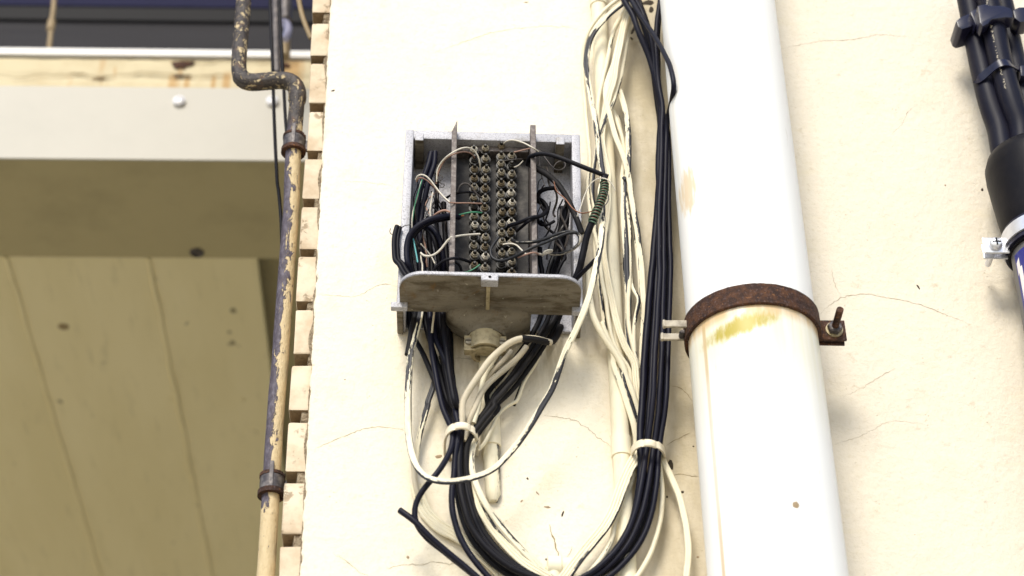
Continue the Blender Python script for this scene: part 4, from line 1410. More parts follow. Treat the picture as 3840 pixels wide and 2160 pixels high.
for px, py in posts:
    tipp = Z('Z1', px, py, 40)
    base = Vector((tipp.x, -.0222, tipp.z))
    o = link_mesh('terminal_post', pm, jb, base)
    o.rotation_euler = (random.uniform(-.04, .04), random.uniform(0, 6.28), random.uniform(-.04, .04))
    if (px, py) in tarn: mm_ = nm2
    elif (px, py) in bright: mm_ = nm3
    else: mm_ = random.choice((nm, nm, nm4))
    k = bpy.data.objects.new('nut', mm_)
    COL.objects.link(k); k.parent = o
    k.rotation_euler = (0, random.uniform(0, 6.28), 0)
    k.location = (0, random.choice((0, 0, -.0012, .0006)), 0)

# ------------------------------------------------------------------ black cable bundle on the right of the box
GB = 'black cables of the bundle beside the downpipe'
def cb_(label, segs, r=2.6, mat='rubber_gloss', kind='round', d=24, group=GB, wob=.9):
    return cable('black_cable', label, T(*segs, d=d), r, mat, kind, group, wob=wob)
cb_('black cable forming the left edge of the bundle beside the downpipe',
    [('Z4', [(560, -160, 40), (600, 0, 44), (665, 110, 46), (715, 250, 44), (790, 420, 38), (840, 600, 32), (876, 780, 26), (885, 900, 24), (872, 1100, 24), (866, 1300, 24)]),
     ('Z5', [(815, 60), (806, 200), (792, 400), (770, 650), (750, 850), (732, 1050), (716, 1250), (702, 1420)]),
     ('Z6', [(645, 200), (632, 400), (628, 520), (632, 600), (638, 700, 22), (622, 850, 20), (585, 1050, 18), (515, 1230, 16), (395, 1370, 15), (270, 1460, 14), (100, 1560, 14)])], 3.4, kind='round')
cb_('black twin cable bulging over the white downpipe near the top',
    [('Z4', [(610, -130, 46), (660, 0, 50), (750, 150, 58), (840, 290, 68), (925, 440, 82), (972, 560, 92), (988, 680, 92), (968, 790, 70), (945, 900, 48), (932, 1000, 40), (925, 1200, 38), (918, 1400, 38)]),
     ('Z5', [(852, 250, 38), (848, 500, 38), (850, 700, 38), (845, 900, 38), (840, 1100, 38), (832, 1300, 38), (825, 1430, 38)]),
     ('Z6', [(755, 250, 36), (735, 480, 30), (715, 600, 27), (700, 720, 30), (672, 900, 30), (622, 1080, 28), (542, 1240, 26), (432, 1360, 24), (320, 1450, 22), (150, 1550, 20)])], 2.6, d=38)
cb_('glossy blue-black cable in front of the bundle beside the downpipe',
    [('Z4', [(884, -140, 34), (880, 0, 36), (857, 150, 36), (848, 300, 36), (854, 450, 38), (872, 650, 40), (900, 830, 40), (893, 950, 40), (890, 1100, 40), (884, 1300, 40), (880, 1440, 40)]),
     ('Z5', [(820, 200, 40), (816, 400, 40), (815, 600, 40), (816, 750, 40), (808, 900, 40), (798, 1100, 40), (788, 1300, 40), (780, 1430, 40)]),
     ('Z6', [(715, 250, 38), (690, 480, 32), (668, 600, 28), (650, 720, 31), (624, 880, 32), (578, 1060, 30), (490, 1240, 28), (360, 1380, 26), (230, 1465, 24), (60, 1550, 22)])], 2.7, d=40)
cb_('black cable along the right edge of the bundle beside the downpipe',
    [('Z4', [(640, -140, 36), (690, 0, 40), (750, 110, 44), (800, 280, 42), (828, 430, 38), (850, 620, 34), (890, 820, 32), (925, 950, 34), (945, 1050, 34), (948, 1200, 34), (945, 1420, 34)]),
     ('Z5', [(880, 200, 34), (885, 350, 34), (893, 550, 34), (897, 700, 34), (895, 900, 34), (889, 1100, 34), (882, 1300, 34), (874, 1440, 34)]),
     ('Z6', [(800, 250, 34), (770, 480, 28), (752, 620, 26), (746, 750, 28), (727, 900, 28), (692, 1060, 26), (622, 1220, 24), (525, 1350, 22), (420, 1449, 20), (250, 1560, 18)])], 2.6, d=34)
cb_('black cable behind the glossy one in the bundle beside the downpipe',
    [('Z4', [(600, -140, 26), (645, 0, 28), (720, 130, 28), (775, 280, 26), (815, 480, 24), (850, 720, 22), (885, 900, 22), (900, 1100, 22), (896, 1400, 22)]),
     ('Z5', [(836, 150, 22), (828, 400, 22), (802, 700, 22), (790, 900, 22), (775, 1100, 22), (765, 1300, 22), (756, 1440, 22)]),
     ('Z6', [(690, 250, 22), (672, 480, 20), (650, 620, 18), (640, 760, 18), (610, 930, 17), (560, 1100, 16), (470, 1260, 15), (340, 1390, 14), (200, 1480, 14), (40, 1560, 14)])], 2.6, d=22)
cb_('dull black cable deep inside the bundle beside the downpipe',
    [('Z4', [(900, -140, 18), (890, 0, 18), (868, 200, 18), (862, 420, 18), (872, 700, 18), (890, 900, 18), (915, 1100, 20), (920, 1400, 22)]),
     ('Z5', [(868, 200, 24), (868, 500, 24), (872, 750, 24), (868, 1000, 24), (858, 1250, 24), (850, 1440, 24)]),
     ('Z6', [(780, 250, 24), (752, 480, 20), (735, 620, 18), (722, 760, 18), (695, 930, 18), (650, 1090, 17), (570, 1250, 16), (460, 1370, 15), (330, 1460, 15), (150, 1560, 14)])], 2.6, 'rubber', d=24)
cb_('black cable entering the bundle beside the downpipe at an angle from above',
    [('Z4', [(700, -130, 22), (725, 0, 22), (770, 130, 20), (805, 260, 18), (828, 420, 16), (838, 620, 14), (862, 820, 14), (876, 1000, 15), (874, 1300, 16)]),
     ('Z5', [(832, 60, 16), (820, 250, 16), (806, 480, 16), (785, 700, 15), (768, 900, 14), (752, 1100, 14), (735, 1300, 14)]),
     ('Z6', [(668, 150, 14), (650, 400, 13), (645, 600, 12), (655, 760, 12), (640, 930, 12), (600, 1080, 12), (520, 1250, 12), (410, 1380, 12), (280, 1470, 12)])], 2.4, 'rubber', d=16)

# ------------------------------------------------------------------ cream painted cables between box and downpipe
GW = 'painted cables hanging between box and downpipe'
def cw_(label, segs, r=2.4, mat='paint_worn', kind='round', d=22, group=GW, wob=1.1):
    return cable('painted_cable', label, T(*segs, d=d), r, mat, kind, group, wob=wob)
cw_('painted cable with black flecks, leftmost of the hanging painted cables',
    [('Z4', [(620, -60, 36), (530, 15, 34), (450, 75, 32), (370, 180, 28), (320, 260, 24), (298, 350, 20), (282, 450, 16), (278, 560, 14), (284, 680, 13), (298, 800, 13), (312, 950, 14), (325, 1100, 16), (333, 1300, 18)]),
     ('Z5', [(300, 60, 20), (308, 220, 22), (335, 380, 26), (362, 500, 28), (385, 640, 28), (405, 780, 26), (428, 920, 24), (448, 1060, 22), (470, 1180, 20), (520, 1300, 18), (600, 1420, 16)]),
     ('Z6', [(565, 190, 14), (600, 330, 12), (620, 480, 12), (630, 600, 10)])], 2.0, 'paint_worn')
LOOP = [('Z4', [(690, -60, 40), (590, 30, 40), (500, 100, 38), (410, 190, 34), (345, 290, 30), (315, 400, 27), (308, 500, 26), (318, 600, 26), (340, 740, 27), (370, 900, 28), (395, 1050, 32), (420, 1250, 38), (438, 1400, 44)]),
     ('Z5', [(388, 130, 52), (402, 260, 62), (402, 400, 72), (388, 540, 82), (362, 660, 88), (335, 780, 90), (305, 900, 88), (262, 1020, 84), (205, 1150, 78), (135, 1290, 70)]),
     ('Z3', [(1362, -90, 58), (1290, 30, 54), (1200, 180, 50), (1110, 320, 46), (1000, 450, 44), (890, 562, 48), (760, 625, 56), (620, 662, 62), (480, 674, 60), (350, 648, 54), (262, 575, 46), (205, 440, 40), (178, 280, 36), (172, 80, 34)]),
     ('Z2', [(198, 1400, 34), (208, 1200, 33), (226, 980, 32), (268, 800, 30), (305, 660, 28), (325, 540, 26)])]
cable('looped_cable', 'long painted cable with black bare patches looping in front of the box corner', T(*LOOP, d=40), 1.55, 'paint_flaked', 'twin', None, wob=.4)
cw_('smooth cream cable swinging from top right to the middle painted strands',
    [('Z4', [(690, -40, 24), (640, 70, 24), (600, 200, 26), (560, 330, 28), (520, 500, 30), (472, 640, 30), (460, 740, 30), (490, 900, 28), (540, 1080, 26), (590, 1200, 24), (632, 1340, 22), (650, 1420, 20)]),
     ('Z5', [(612, 150, 20), (636, 300, 20), (660, 440, 20), (678, 580, 20), (690, 720, 20), (700, 880, 20), (708, 1020, 18), (712, 1200, 14), (716, 1380, 12)])], 1.5, 'paint_worn', 'twin')
cw_('pale cable second from the left where the painted cables fan out',
    [('Z4', [(660, -60, 22), (600, 80, 22), (540, 190, 22), (500, 300, 22), (478, 420, 22), (435, 600, 22), (404, 760, 22), (396, 900, 22), (408, 1000, 20), (430, 1150, 20), (448, 1300, 20), (455, 1440, 20)]),
     ('Z5', [(425, 160, 20), (430, 350, 20), (420, 520, 20), (432, 700, 20), (458, 860, 20), (486, 1010, 20), (520, 1160, 18), (580, 1290, 16), (650, 1410, 14)]),
     ('Z6', [(610, 200, 12), (640, 400, 10)])], 2.4, 'paint_worn')
cw_('bright cream ribbon of two cables in the middle of the painted fan',
    [('Z4', [(680, -60, 30), (622, 110, 30), (585, 250, 30), (562, 380, 31), (540, 480, 32), (522, 620, 32), (490, 720, 31), (470, 800, 29), (440, 930, 26), (425, 1060, 24), (440, 1200, 24), (470, 1330, 24)]),
     ('Z5', [(440, 80, 26), (440, 260, 24), (418, 440, 22), (410, 560, 22), (430, 700, 22), (462, 850, 22), (490, 990, 22), (522, 1140, 22), (575, 1270, 20), (640, 1380, 18)]),
     ('Z6', [(600, 140, 16), (625, 330, 12)])], 1.25, 'paint_clean', 'triple')
cw_('grimy cable crossing behind the painted fan from right to left',
    [('Z4', [(690, -10, 16), (648, 150, 18), (624, 300, 20), (598, 480, 22), (570, 620, 24), (520, 780, 26), (462, 920, 26), (415, 1040, 24), (385, 1180, 20), (370, 1320, 18)]),
     ('Z5', [(330, 120, 18), (345, 280, 18), (352, 420, 20), (352, 560, 20), (372, 700, 20), (385, 840, 19), (400, 980, 18), (425, 1120, 17), (455, 1240, 16)]),
     ('Z6', [(480, 40, 15), (530, 200, 14), (575, 340, 12), (595, 470, 10)])], 2.3, 'paint_worn')
cw_('flaking cable, rightmost strand of the painted fan',
    [('Z4', [(560, 700, 22), (598, 810, 22), (622, 930, 22), (634, 1080, 22), (628, 1250, 22), (620, 1400, 20)]),
     ('Z5', [(560, 20, 18), (556, 200, 18), (560, 380, 18), (572, 560, 20), (580, 720, 20), (586, 880, 20), (590, 1040, 20), (592, 1180, 18), (612, 1320, 16), (650, 1440, 14)])], 1.7, 'paint_flaked', 'twin')
cw_('cream strand running straight beside the flaking one, right of the conduit',
    [('Z4', [(510, 840, 16), (555, 980, 18), (588, 1090, 18), (606, 1210, 18), (590, 1340, 18)]),
     ('Z5', [(545, 30, 17), (575, 200, 18), (600, 380, 18), (606, 560, 18), (600, 760, 20), (592, 950, 21), (600, 1120, 20), (630, 1280, 18), (660, 1420, 14)])], 2.2, 'paint_worn')
cw_('cream cable drooping in a wavy kink beside the black bundle',
    [('Z5', [(606, 620, 14), (608, 760, 16), (630, 850, 20), (668, 910, 24), (664, 960, 24), (645, 1030, 22), (636, 1150, 20), (640, 1300, 18), (655, 1440, 14)])], 2.0, 'paint_worn')
cw_('cream cable hugging the left side of the black bundle',
    [('Z4', [(540, 900, 14), (580, 1060, 14), (620, 1220, 14), (640, 1400, 14)]),
     ('Z5', [(585, 50, 15), (620, 250, 16), (648, 430, 17), (662, 580, 18), (676, 740, 18), (688, 900, 18), (694, 1060, 16), (690, 1220, 14), (680, 1400, 12)])], 2.6, 'paint_flaked')
cw_('fat cream cable slanting from under the looped cable to the black bundle',
    [('Z5', [(300, 700, 20), (305, 850, 20), (320, 960, 22), (350, 1070, 24), (415, 1185, 24), (490, 1295, 22), (560, 1410, 20)]),
     ('Z6', [(530, 110, 18), (575, 220, 16), (605, 320, 12), (630, 420, 10)])], 3.3, 'paint_clean')
cw_('narrow cream cable slanting low behind the conduit to the black bundle',
    [('Z5', [(420, 1140, 20), (450, 1230, 20), (490, 1350, 20)]), ('Z6', [(440, 10, 19), (480, 120, 19), (520, 240, 18), (556, 340, 17), (585, 430, 15), (598, 520, 12), (600, 620, 10), (560, 700, 12)])], 1.5, 'paint_worn', 'twin')
cw_('cream cable with dark dots slanting left of the black bundle',
    [('Z5', [(395, 1080, 23), (440, 1190, 24), (500, 1300, 22), (540, 1400, 20)]), ('Z6', [(520, 150, 19), (560, 260, 17), (592, 360, 14), (618, 470, 10)])], 2.1, 'paint_flaked')
# lower right: strands leaving the tie
cw_('wide painted ribbon curving down left from the right-hand tie',
    [('Z6', [(630, 560, 14), (604, 640, 18), (548, 740, 22), (492, 880, 24), (442, 1020, 24), (378, 1130, 24), (290, 1235, 22), (205, 1340, 20), (120, 1460, 18), (40, 1560, 16)])], 1.4, 'paint_worn', 'quad', wob=.3)
cw_('outer flaking strand of the ribbon curving from the right-hand tie',
    [('Z6', [(620, 560, 10), (588, 650, 13), (520, 760, 16), (466, 890, 18), (418, 1020, 18), (352, 1130, 17), (262, 1240, 16), (180, 1350, 15), (95, 1460, 14)])], 2.2, 'paint_flaked')
cw_('inner cream strand under the black cables leaving the right-hand tie',
    [('Z6', [(640, 600, 10), (604, 700, 12), (556, 850, 14), (505, 980, 15), (455, 1085, 16), (436, 1200, 16), (390, 1300, 16), (280, 1430, 15), (160, 1540, 14)])], 2.4, 'paint_clean')
cw_('cream cable leaving the right-hand tie and hanging straight down',
    [('Z6', [(745, 600, 12), (758, 700, 14), (768, 800, 15), (776, 940, 16), (764, 1080, 16), (732, 1200, 16), (682, 1330, 15), (610, 1440, 14), (520, 1540, 12)])], 2.3, 'paint_clean')
cw_('outermost cream twin cable bowing toward the downpipe at the bottom',
    [('Z6', [(750, 590, 12), (782, 680, 15), (832, 780, 16), (884, 900, 17), (920, 1040, 18), (946, 1200, 18), (950, 1340, 18), (936, 1460, 17), (905, 1600, 16)])], 1.6, 'paint_worn', 'twin')

# ties around the bundles
def cable_tie(label, k, pts, w=7.0):
    P = T((k, pts))
    path = catmull(P, .003)
    ax = Vector((0, 0, 1))
    v, f, tc = [], [], []
    n = len(path); L = 0
    h, th = w / 2000, .0011
    for i, p in enumerate(path):
        t = (path[min(i + 1, n - 1)] - path[max(i - 1, 0)]).normalized()
        if i: L += (p - path[i - 1]).length
        up = (ax - t * ax.dot(t)).normalized(); out = up.cross(t)
        if out.y > 0 and abs(out.y) > abs(out.x): out = -out
        for a, b in ((h * .8, th), (h, .3 * th), (h, -th), (-h, -th), (-h, .3 * th), (-h * .8, th)):
            v.append(p + up * a + out * b); tc.append((a, b, L))
    m = 6
    for i in range(n - 1):
        for j in range(m):
            f.append((i * m + j, i * m + (j + 1) % m, (i + 1) * m + (j + 1) % m, (i + 1) * m + j))
    f += [tuple(range(m)), tuple(range((n - 1) * m, n * m))]
    bm = bmesh.new()
    o = mesh_obj('cable_tie', v, f, 'paint_tie', None, True, None, tc, sharp=50)
    bm.from_mesh(o.data); fixn(bm); bm.to_mesh(o.data); bm.free()
    return tag(o, label, 'cable tie', 'painted ties round the cable bundles')
cable_tie('cream painted tie arching over the cables under the box', 'Z3', [(478, 440, 2), (478, 380, 8), (484, 300, 22), (520, 240, 36), (570, 212, 42), (625, 206, 44), (680, 222, 42), (722, 262, 36), (742, 320, 24), (748, 400, 8), (748, 440, 2)])
cable_tie('cream painted tie round the black bundle beside the downpipe', 'Z6', [(575, 690, 2), (570, 650, 8), (580, 600, 26), (615, 566, 38), (660, 553, 44), (705, 556, 45), (750, 574, 40), (782, 606, 28), (790, 650, 10), (790, 690, 2)])

# ------------------------------------------------------------------ cables under the box
GU = 'cables hanging out of the bottom of the box'
def cu_(label, segs, r=2.6, mat='rubber_dusty', kind='round', d=25, wob=1.0, name='black_cable'):
    return cable(name, label, T(*segs, d=d), r, mat, kind, GU, wob=wob)
cu_('short cut-off black cable stub poking from the box opening at lower left', [('Z2', [(290, 420, 24), (275, 560, 25), (255, 680, 27), (228, 830, 29), (203, 968, 30)])], 3.0)
cu_('dusty grey cable beside the cut-off stub under the box', [('Z2', [(330, 400, 18), (325, 560, 20), (305, 660, 22), (270, 790, 24), (245, 900, 24), (228, 1060, 23), (215, 1240, 22), (208, 1449, 20)]), ('Z3', [(186, 120, 19), (182, 260, 18), (205, 400, 16), (222, 560, 14), (232, 700, 12), (262, 800, 10)])], 2.4, 'paint_grey')
cu_('black cable bowing left below the tie, then slanting down right',
    [('Z2', [(405, 420, 26), (408, 600, 27), (415, 780, 28), (440, 1000, 29), (488, 1250, 30), (530, 1449, 31)]),
     ('Z3', [(480, 100, 32), (522, 190, 32), (545, 260, 32), (538, 370, 34), (492, 480, 38), (400, 620, 42), (295, 745, 40), (240, 850, 36), (226, 950, 34), (250, 1040, 32), (330, 1140, 30), (450, 1235, 28), (590, 1340, 26), (720, 1440, 24), (860, 1540, 22)])], 2.7, 'rubber_gloss')
cu_('black twin cable with a cut end sticking out at lower left',
    [('Z3', [(108, 908, 34), (170, 950, 36), (235, 1000, 37), (300, 1068, 36), (380, 1150, 34), (470, 1230, 32), (580, 1320, 30), (690, 1410, 28), (800, 1500, 26)])], 2.9, 'rubber_gloss')
cu_('black cable first right of the bowing one under the tie',
    [('Z2', [(440, 420, 22), (448, 600, 23), (455, 790, 25), (515, 930, 27), (585, 1080, 28), (640, 1290, 29), (665, 1449, 30)]),
     ('Z3', [(562, 80, 32), (588, 200, 33), (590, 300, 33), (566, 440, 32), (552, 620, 31), (534, 780, 30), (545, 940, 29), (600, 1120, 28), (695, 1285, 27), (815, 1430, 26), (960, 1560, 25)])], 2.8, 'rubber_gloss')
cu_('thick black cable sweeping from the tie to the bottom middle',
    [('Z2', [(510, 420, 20), (515, 640, 21), (530, 900, 22), (575, 1150, 24), (625, 1449, 25)]),
     ('Z3', [(590, 100, 28), (612, 220, 29), (606, 340, 29), (598, 520, 30), (604, 690, 31), (628, 850, 31), (690, 1030, 30), (788, 1175, 29), (905, 1290, 28), (1050, 1385, 27), (1220, 1460, 26), (1400, 1520, 25)])], 3.2, 'rubber')
cu_('black cable just right of the thick one, sweeping to the bottom middle',
    [('Z2', [(570, 420, 16), (585, 700, 17), (600, 950, 18), (628, 1200, 20), (655, 1449, 21)]),
     ('Z3', [(620, 120, 22), (645, 260, 22), (642, 480, 23), (652, 690, 24), (684, 860, 24), (742, 1030, 24), (830, 1180, 23), (950, 1300, 22), (1100, 1395, 21), (1240, 1460, 20), (1420, 1530, 20)])], 2.7, 'rubber')
cu_('black cable from the right-hand box opening to the tie, upper of the slanting set',
    [('Z2', [(1640, 540, 22), (1590, 640, 24), (1495, 800, 26), (1380, 975, 28), (1235, 1180, 30), (1090, 1350, 31), (1010, 1440, 32)]),
     ('Z3', [(910, 40, 33), (850, 100, 34), (770, 195, 34), (712, 270, 33), (668, 350, 31), (650, 480, 28), (662, 650, 25), (700, 830, 24), (760, 1000, 23), (860, 1170, 22), (990, 1310, 20), (1140, 1410, 18)])], 2.7, 'rubber_dusty')
cu_('black cable from the right-hand box opening to the tie, lower of the slanting set',
    [('Z2', [(1660, 560, 16), (1620, 680, 17), (1530, 830, 18), (1420, 1000, 20), (1275, 1200, 21), (1130, 1370, 22), (1045, 1449, 22)]),
     ('Z3', [(930, 60, 23), (862, 140, 23), (790, 230, 22), (730, 310, 21), (690, 400, 19), (672, 540, 17), (690, 720, 16), (740, 900, 15)])], 2.5, 'rubber_dusty')
cu_('dark brown cable lowest of the set slanting from the right-hand opening',
    [('Z2', [(1620, 560, 12), (1560, 760, 12), (1490, 900, 12), (1400, 1060, 13), (1320, 1180, 13), (1270, 1300, 13), (1220, 1449, 13)])], 1.6, 'rubber_dusty', name='brown_cable')
cu_('grey-white cable arching over the saddle strap with its dark end at right',
    [('Z2', [(1560, 850, 40), (1500, 832, 46), (1440, 815, 50), (1300, 806, 54), (1200, 832, 54), (1080, 920, 50), (965, 1040, 46), (858, 1200, 42), (768, 1340, 38), (715, 1440, 36)]),
     ('Z3', [(630, 130, 34), (612, 240, 32)])], 3.1, 'paint_grey', name='grey_cable')
cu_('dark bare end of the arching grey-white cable beside the right-hand opening',
    [('Z2', [(1660, 700, 20), (1620, 790, 28), (1565, 848, 38), (1490, 834, 48), (1400, 812, 52), (1290, 808, 54.6)])], 3.25, 'rubber_dusty', name='cable_end')
cu_('cream cable with a torn end below the saddle strap, upper',
    [('Z2', [(1330, 890, 34), (1280, 965, 34), (1180, 1060, 33), (1070, 1155, 32), (965, 1240, 31), (885, 1360, 30), (850, 1440, 30)]), ('Z3', [(715, 80, 29), (672, 180, 28), (650, 260, 27), (640, 340, 26)])], 2.8, 'paint_grey', name='painted_cable')
cu_('cream cable with a torn end below the saddle strap, lower',
    [('Z2', [(1190, 930, 30), (1110, 1020, 30), (1010, 1110, 29), (940, 1200, 28), (890, 1310, 27), (868, 1440, 26)]), ('Z3', [(735, 60, 25), (700, 180, 24), (690, 280, 22)])], 2.5, 'paint_grey', name='painted_cable')
cu_('short pale cable end standing just under the gland neck',
    [('Z2', [(1060, 955, 34), (1020, 1020, 34), (960, 1110, 33), (915, 1220, 31), (890, 1380, 29)]), ('Z3', [(760, 40, 28), (715, 190, 26)])], 2.4, 'paint_clean', name='painted_cable')
cu_('thin cream wire swinging from the right-hand opening to the painted sleeve',
    [('Z2', [(1500, 850, 14), (1450, 1000, 15), (1390, 1110, 15), (1330, 1190, 15), (1290, 1300, 15), (1240, 1420, 15)]), ('Z3', [(1050, 20, 15), (940, 85, 16), (885, 170, 17), (842, 280, 18), (795, 370, 18), (750, 410, 16)])], 1.7, 'paint_clean', name='painted_cable')
cu_('dark flat cable with a painted tail hanging left of the tie',
    [('Z2', [(470, 1160, 14), (452, 1250, 14), (415, 1360, 14), (385, 1449, 14)]), ('Z3', [(350, 20, 14), (318, 110, 13), (290, 210, 12), (268, 300, 11), (250, 420, 10), (236, 560, 9), (236, 680, 8), (258, 790, 7)])], 1.4, 'paint_flaked', 'twin', name='painted_cable')
cu_('flat painted strands buried along the wall at lower left',
    [('Z3', [(250, 700, 4), (275, 830, 4), (330, 940, 4), (420, 1030, 4), (520, 1085, 5), (650, 1165, 5), (780, 1265, 6), (900, 1380, 6), (1000, 1480, 6)])], 1.6, 'paint_clean', 'quad', name='painted_cable')
cu_('lower flat painted strand with a broken end at lower left',
    [('Z3', [(300, 930, 3), (360, 1000, 3), (440, 1070, 4), (520, 1110, 4)])], 1.5, 'paint_clean', 'triple', name='painted_cable')
cu_('black and white chipped cable running down from the tie at right',
    [('Z3', [(735, 330, 24), (706, 420, 26), (702, 540, 27), (728, 670, 27), (778, 790, 27), (858, 925, 26), (948, 1040, 25), (1048, 1160, 23), (1150, 1275, 21), (1262, 1390, 18), (1320, 1440, 16)])], 1.5, 'paint_flaked', 'twin', name='painted_cable')
cu_('smooth cream cable inside the curve below the tie, upper',
    [('Z3', [(690, 400, 20), (690, 560, 21), (716, 720, 22), (756, 850, 23), (820, 985, 23), (910, 1110, 22), (1010, 1225, 21), (1110, 1325, 20), (1270, 1430, 18), (1400, 1500, 16)])], 1.5, 'paint_clean', 'triple', name='painted_cable')
cu_('smooth cream cable inside the curve below the tie, lower',
    [('Z3', [(676, 560, 17), (700, 740, 18), (736, 880, 18), (800, 1030, 18), (880, 1150, 17), (985, 1265, 16), (1090, 1365, 15), (1220, 1440, 14), (1360, 1510, 14)])], 1.4, 'paint_clean', 'triple', name='painted_cable')
cu_('chipped painted cable along the inner edge of the bottom curve',
    [('Z3', [(770, 760, 15), (830, 880, 15), (920, 990, 15), (1010, 1090, 15), (1100, 1190, 15), (1200, 1300, 14), (1300, 1400, 13)])], 2.4, 'paint_worn', name='painted_cable')
cu_('painted thin wire coming out of the box opening at left',
    [('Z2', [(455, 480, 34), (450, 590, 34), (436, 690, 33), (432, 760, 30)])], 1.0, 'paint_grey', name='painted_wire')
cu_('cream chip-covered cable between the black ones under the box at left',
    [('Z2', [(520, 980, 12), (550, 1080, 13), (575, 1180, 13), (600, 1300, 13), (640, 1449, 13)])], 2.4, 'paint_worn', name='painted_cable')

for j_, (x_, d_, l_) in enumerate(((215, 12, 'at the far left'), (365, 10, 'behind the cut-off stub'), (480, 10, 'left of middle'), (535, 30, 'at the front'), (575, 8, 'at the right side'))):
    cu_('black cable packed ' + l_ + ' of the left-hand box opening',
        [('Z2', [(x_ - 20, 180, d_ + 8), (x_ - 4, 420, d_ + 2), (x_, 600, d_), (x_ + 25, 760, d_ + 2), (x_ * .55 + 230 + 18 * j_, 960, d_ + 4), (x_ * .35 + 375 + 14 * j_, 1200, d_ + 7), (x_ * .2 + 510 + 12 * j_, 1440, d_ + 9)]),
         ('Z3', [(540 + 22 * j_, 110, 14 + 3 * j_), (560 + 22 * j_, 260, 16 + 2 * j_), (566 + 22 * j_, 420, 16), (572 + 22 * j_, 640, 14), (590 + 26 * j_, 860, 13), (650 + 34 * j_, 1060, 12), (760 + 40 * j_, 1230, 12), (900 + 44 * j_, 1370, 12), (1060 + 44 * j_, 1470, 12)])], 2.6, 'rubber')
for x_, d_, l_ in ((1440, 10, 'at the inner side'), (1520, 14, 'in the middle'), (1570, 8, 'against the wall')):
    cu_('black cable packed ' + l_ + ' of the right-hand box opening',
        [('Z2', [(x_ + 70, 200, d_ + 10), (x_ + 60, 440, d_ + 4), (x_ + 30, 600, d_), (x_ - 60, 780, d_ + 2), (x_ - 190, 970, d_ + 4), (x_ - 350, 1190, d_ + 6), (x_ - 500, 1370, d_ + 8)]),
         ('Z3', [(880 - (1570 - x_) * .3, 40, d_ + 9), (780 - (1570 - x_) * .2, 160, d_ + 9), (710, 270, d_ + 7), (680, 380, d_ + 4)])], 2.5, 'rubber_dusty')

# ------------------------------------------------------------------ wiring inside the box
GI = 'wiring inside the open box'
def ci_(label, segs, r=2.4, mat='rubber', d=30, kind='round', wob=.3, name='black_wire', cat='wire'):
    return cable(name, label, T(*segs, d=d), r, mat, kind, GI, cat, 8, wob, .0025)
ci_('blunt black cable end standing in the box, left of two', [('Z1', [(425, 362, 40), (398, 480, 40), (348, 620, 38), (312, 760, 35), (292, 900, 30), (285, 1100, 25), (300, 1300, 22)]), ('Z2', [(315, 120, 20), (330, 300, 20), (330, 480, 20)])], 2.9, 'rubber_gloss', cat='cable')
ci_('blunt black cable end standing in the box, right of two', [('Z1', [(462, 358, 42), (455, 470, 42), (405, 620, 40), (372, 760, 36), (335, 950, 30), (314, 1150, 28), (330, 1300, 24)]), ('Z2', [(350, 120, 20), (372, 300, 18), (385, 480, 20)])], 2.7, 'rubber_gloss', cat='cable')
ci_('black cable rising against the left rail inside the box', [('Z1', [(478, 560, 24), (480, 760, 20), (470, 980, 18), (490, 1180, 17), (515, 1400, 17)]), ('Z2', [(510, 200, 17), (500, 450, 18)])], 2.2, cat='cable')
ci_('big black loop leaving the left rail and dropping down the box side', [('Z1', [(690, 975, 44), (600, 965, 54), (500, 978, 60), (400, 1004, 62), (300, 1060, 60), (222, 1140, 56), (190, 1270, 52), (200, 1420, 50)]), ('Z2', [(212, 120, 48), (240, 220, 40), (280, 340, 30)])], 2.8, 'rubber_gloss', cat='cable')
ci_('second black loop just inside the big one at the left of the box', [('Z1', [(610, 985, 50), (500, 1005, 54), (410, 1030, 56), (320, 1085, 54), (252, 1165, 50), (226, 1290, 46), (232, 1430, 42)]), ('Z2', [(250, 160, 40), (290, 300, 30)])], 2.3, 'rubber', cat='cable')
ci_('black arc curving right inside the left of the box, outer', [('Z1', [(370, 1050, 38), (440, 1080, 42), (500, 1170, 42), (532, 1300, 38), (548, 1430, 32)]), ('Z2', [(550, 180, 26), (540, 400, 22)])], 2.6, 'rubber_gloss', cat='cable')
ci_('black arc curving right inside the left of the box, inner', [('Z1', [(350, 1070, 32), (415, 1110, 36), (462, 1210, 36), (490, 1340, 32), (500, 1440, 28)]), ('Z2', [(500, 180, 24), (480, 400, 20)])], 2.4, 'rubber', cat='cable')
ci_('black upright cable in the shade at the left of the box', [('Z1', [(390, 980, 16), (400, 1150, 16), (420, 1300, 15), (430, 1440, 15)]), ('Z2', [(430, 180, 15), (425, 420, 16)])], 2.6, 'rubber', cat='cable')
ci_('black upright cable at the foot of the left rail in the box', [('Z1', [(545, 840, 14), (550, 1000, 14), (560, 1200, 13), (575, 1440, 13)]), ('Z2', [(575, 200, 13), (560, 430, 14)])], 2.6, 'rubber', cat='cable')
ci_('black cable springing out past the left rim of the box, outer', [('Z1', [(98, 1062, 48), (75, 1150, 49), (70, 1280, 49), (85, 1400, 49)]), ('Z2', [(110, 90, 50), (150, 165, 52), (200, 235, 54), (250, 300, 46)])], 2.4, 'rubber', cat='cable')
ci_('black cable springing out past the left rim of the box, inner', [('Z1', [(128, 1075, 46), (108, 1160, 47), (104, 1280, 47), (120, 1400, 47)]), ('Z2', [(142, 80, 48), (180, 150, 50), (225, 215, 52), (270, 290, 44)])], 2.2, 'rubber', cat='cable')
ci_('hair-thin curled wire end outside the left rim of the box', [('Z1', [(140, 1080, 48), (160, 1062, 50), (195, 1052, 52), (235, 1050, 52)])], .45, 'wire_dark', wob=0)
ci_('hooked hair-thin wire floating left of the box', [('Z1', [(58, 1145, 46), (36, 1135, 46), (27, 1110, 46), (38, 1085, 46)])], .4, 'wire_dark', wob=0)
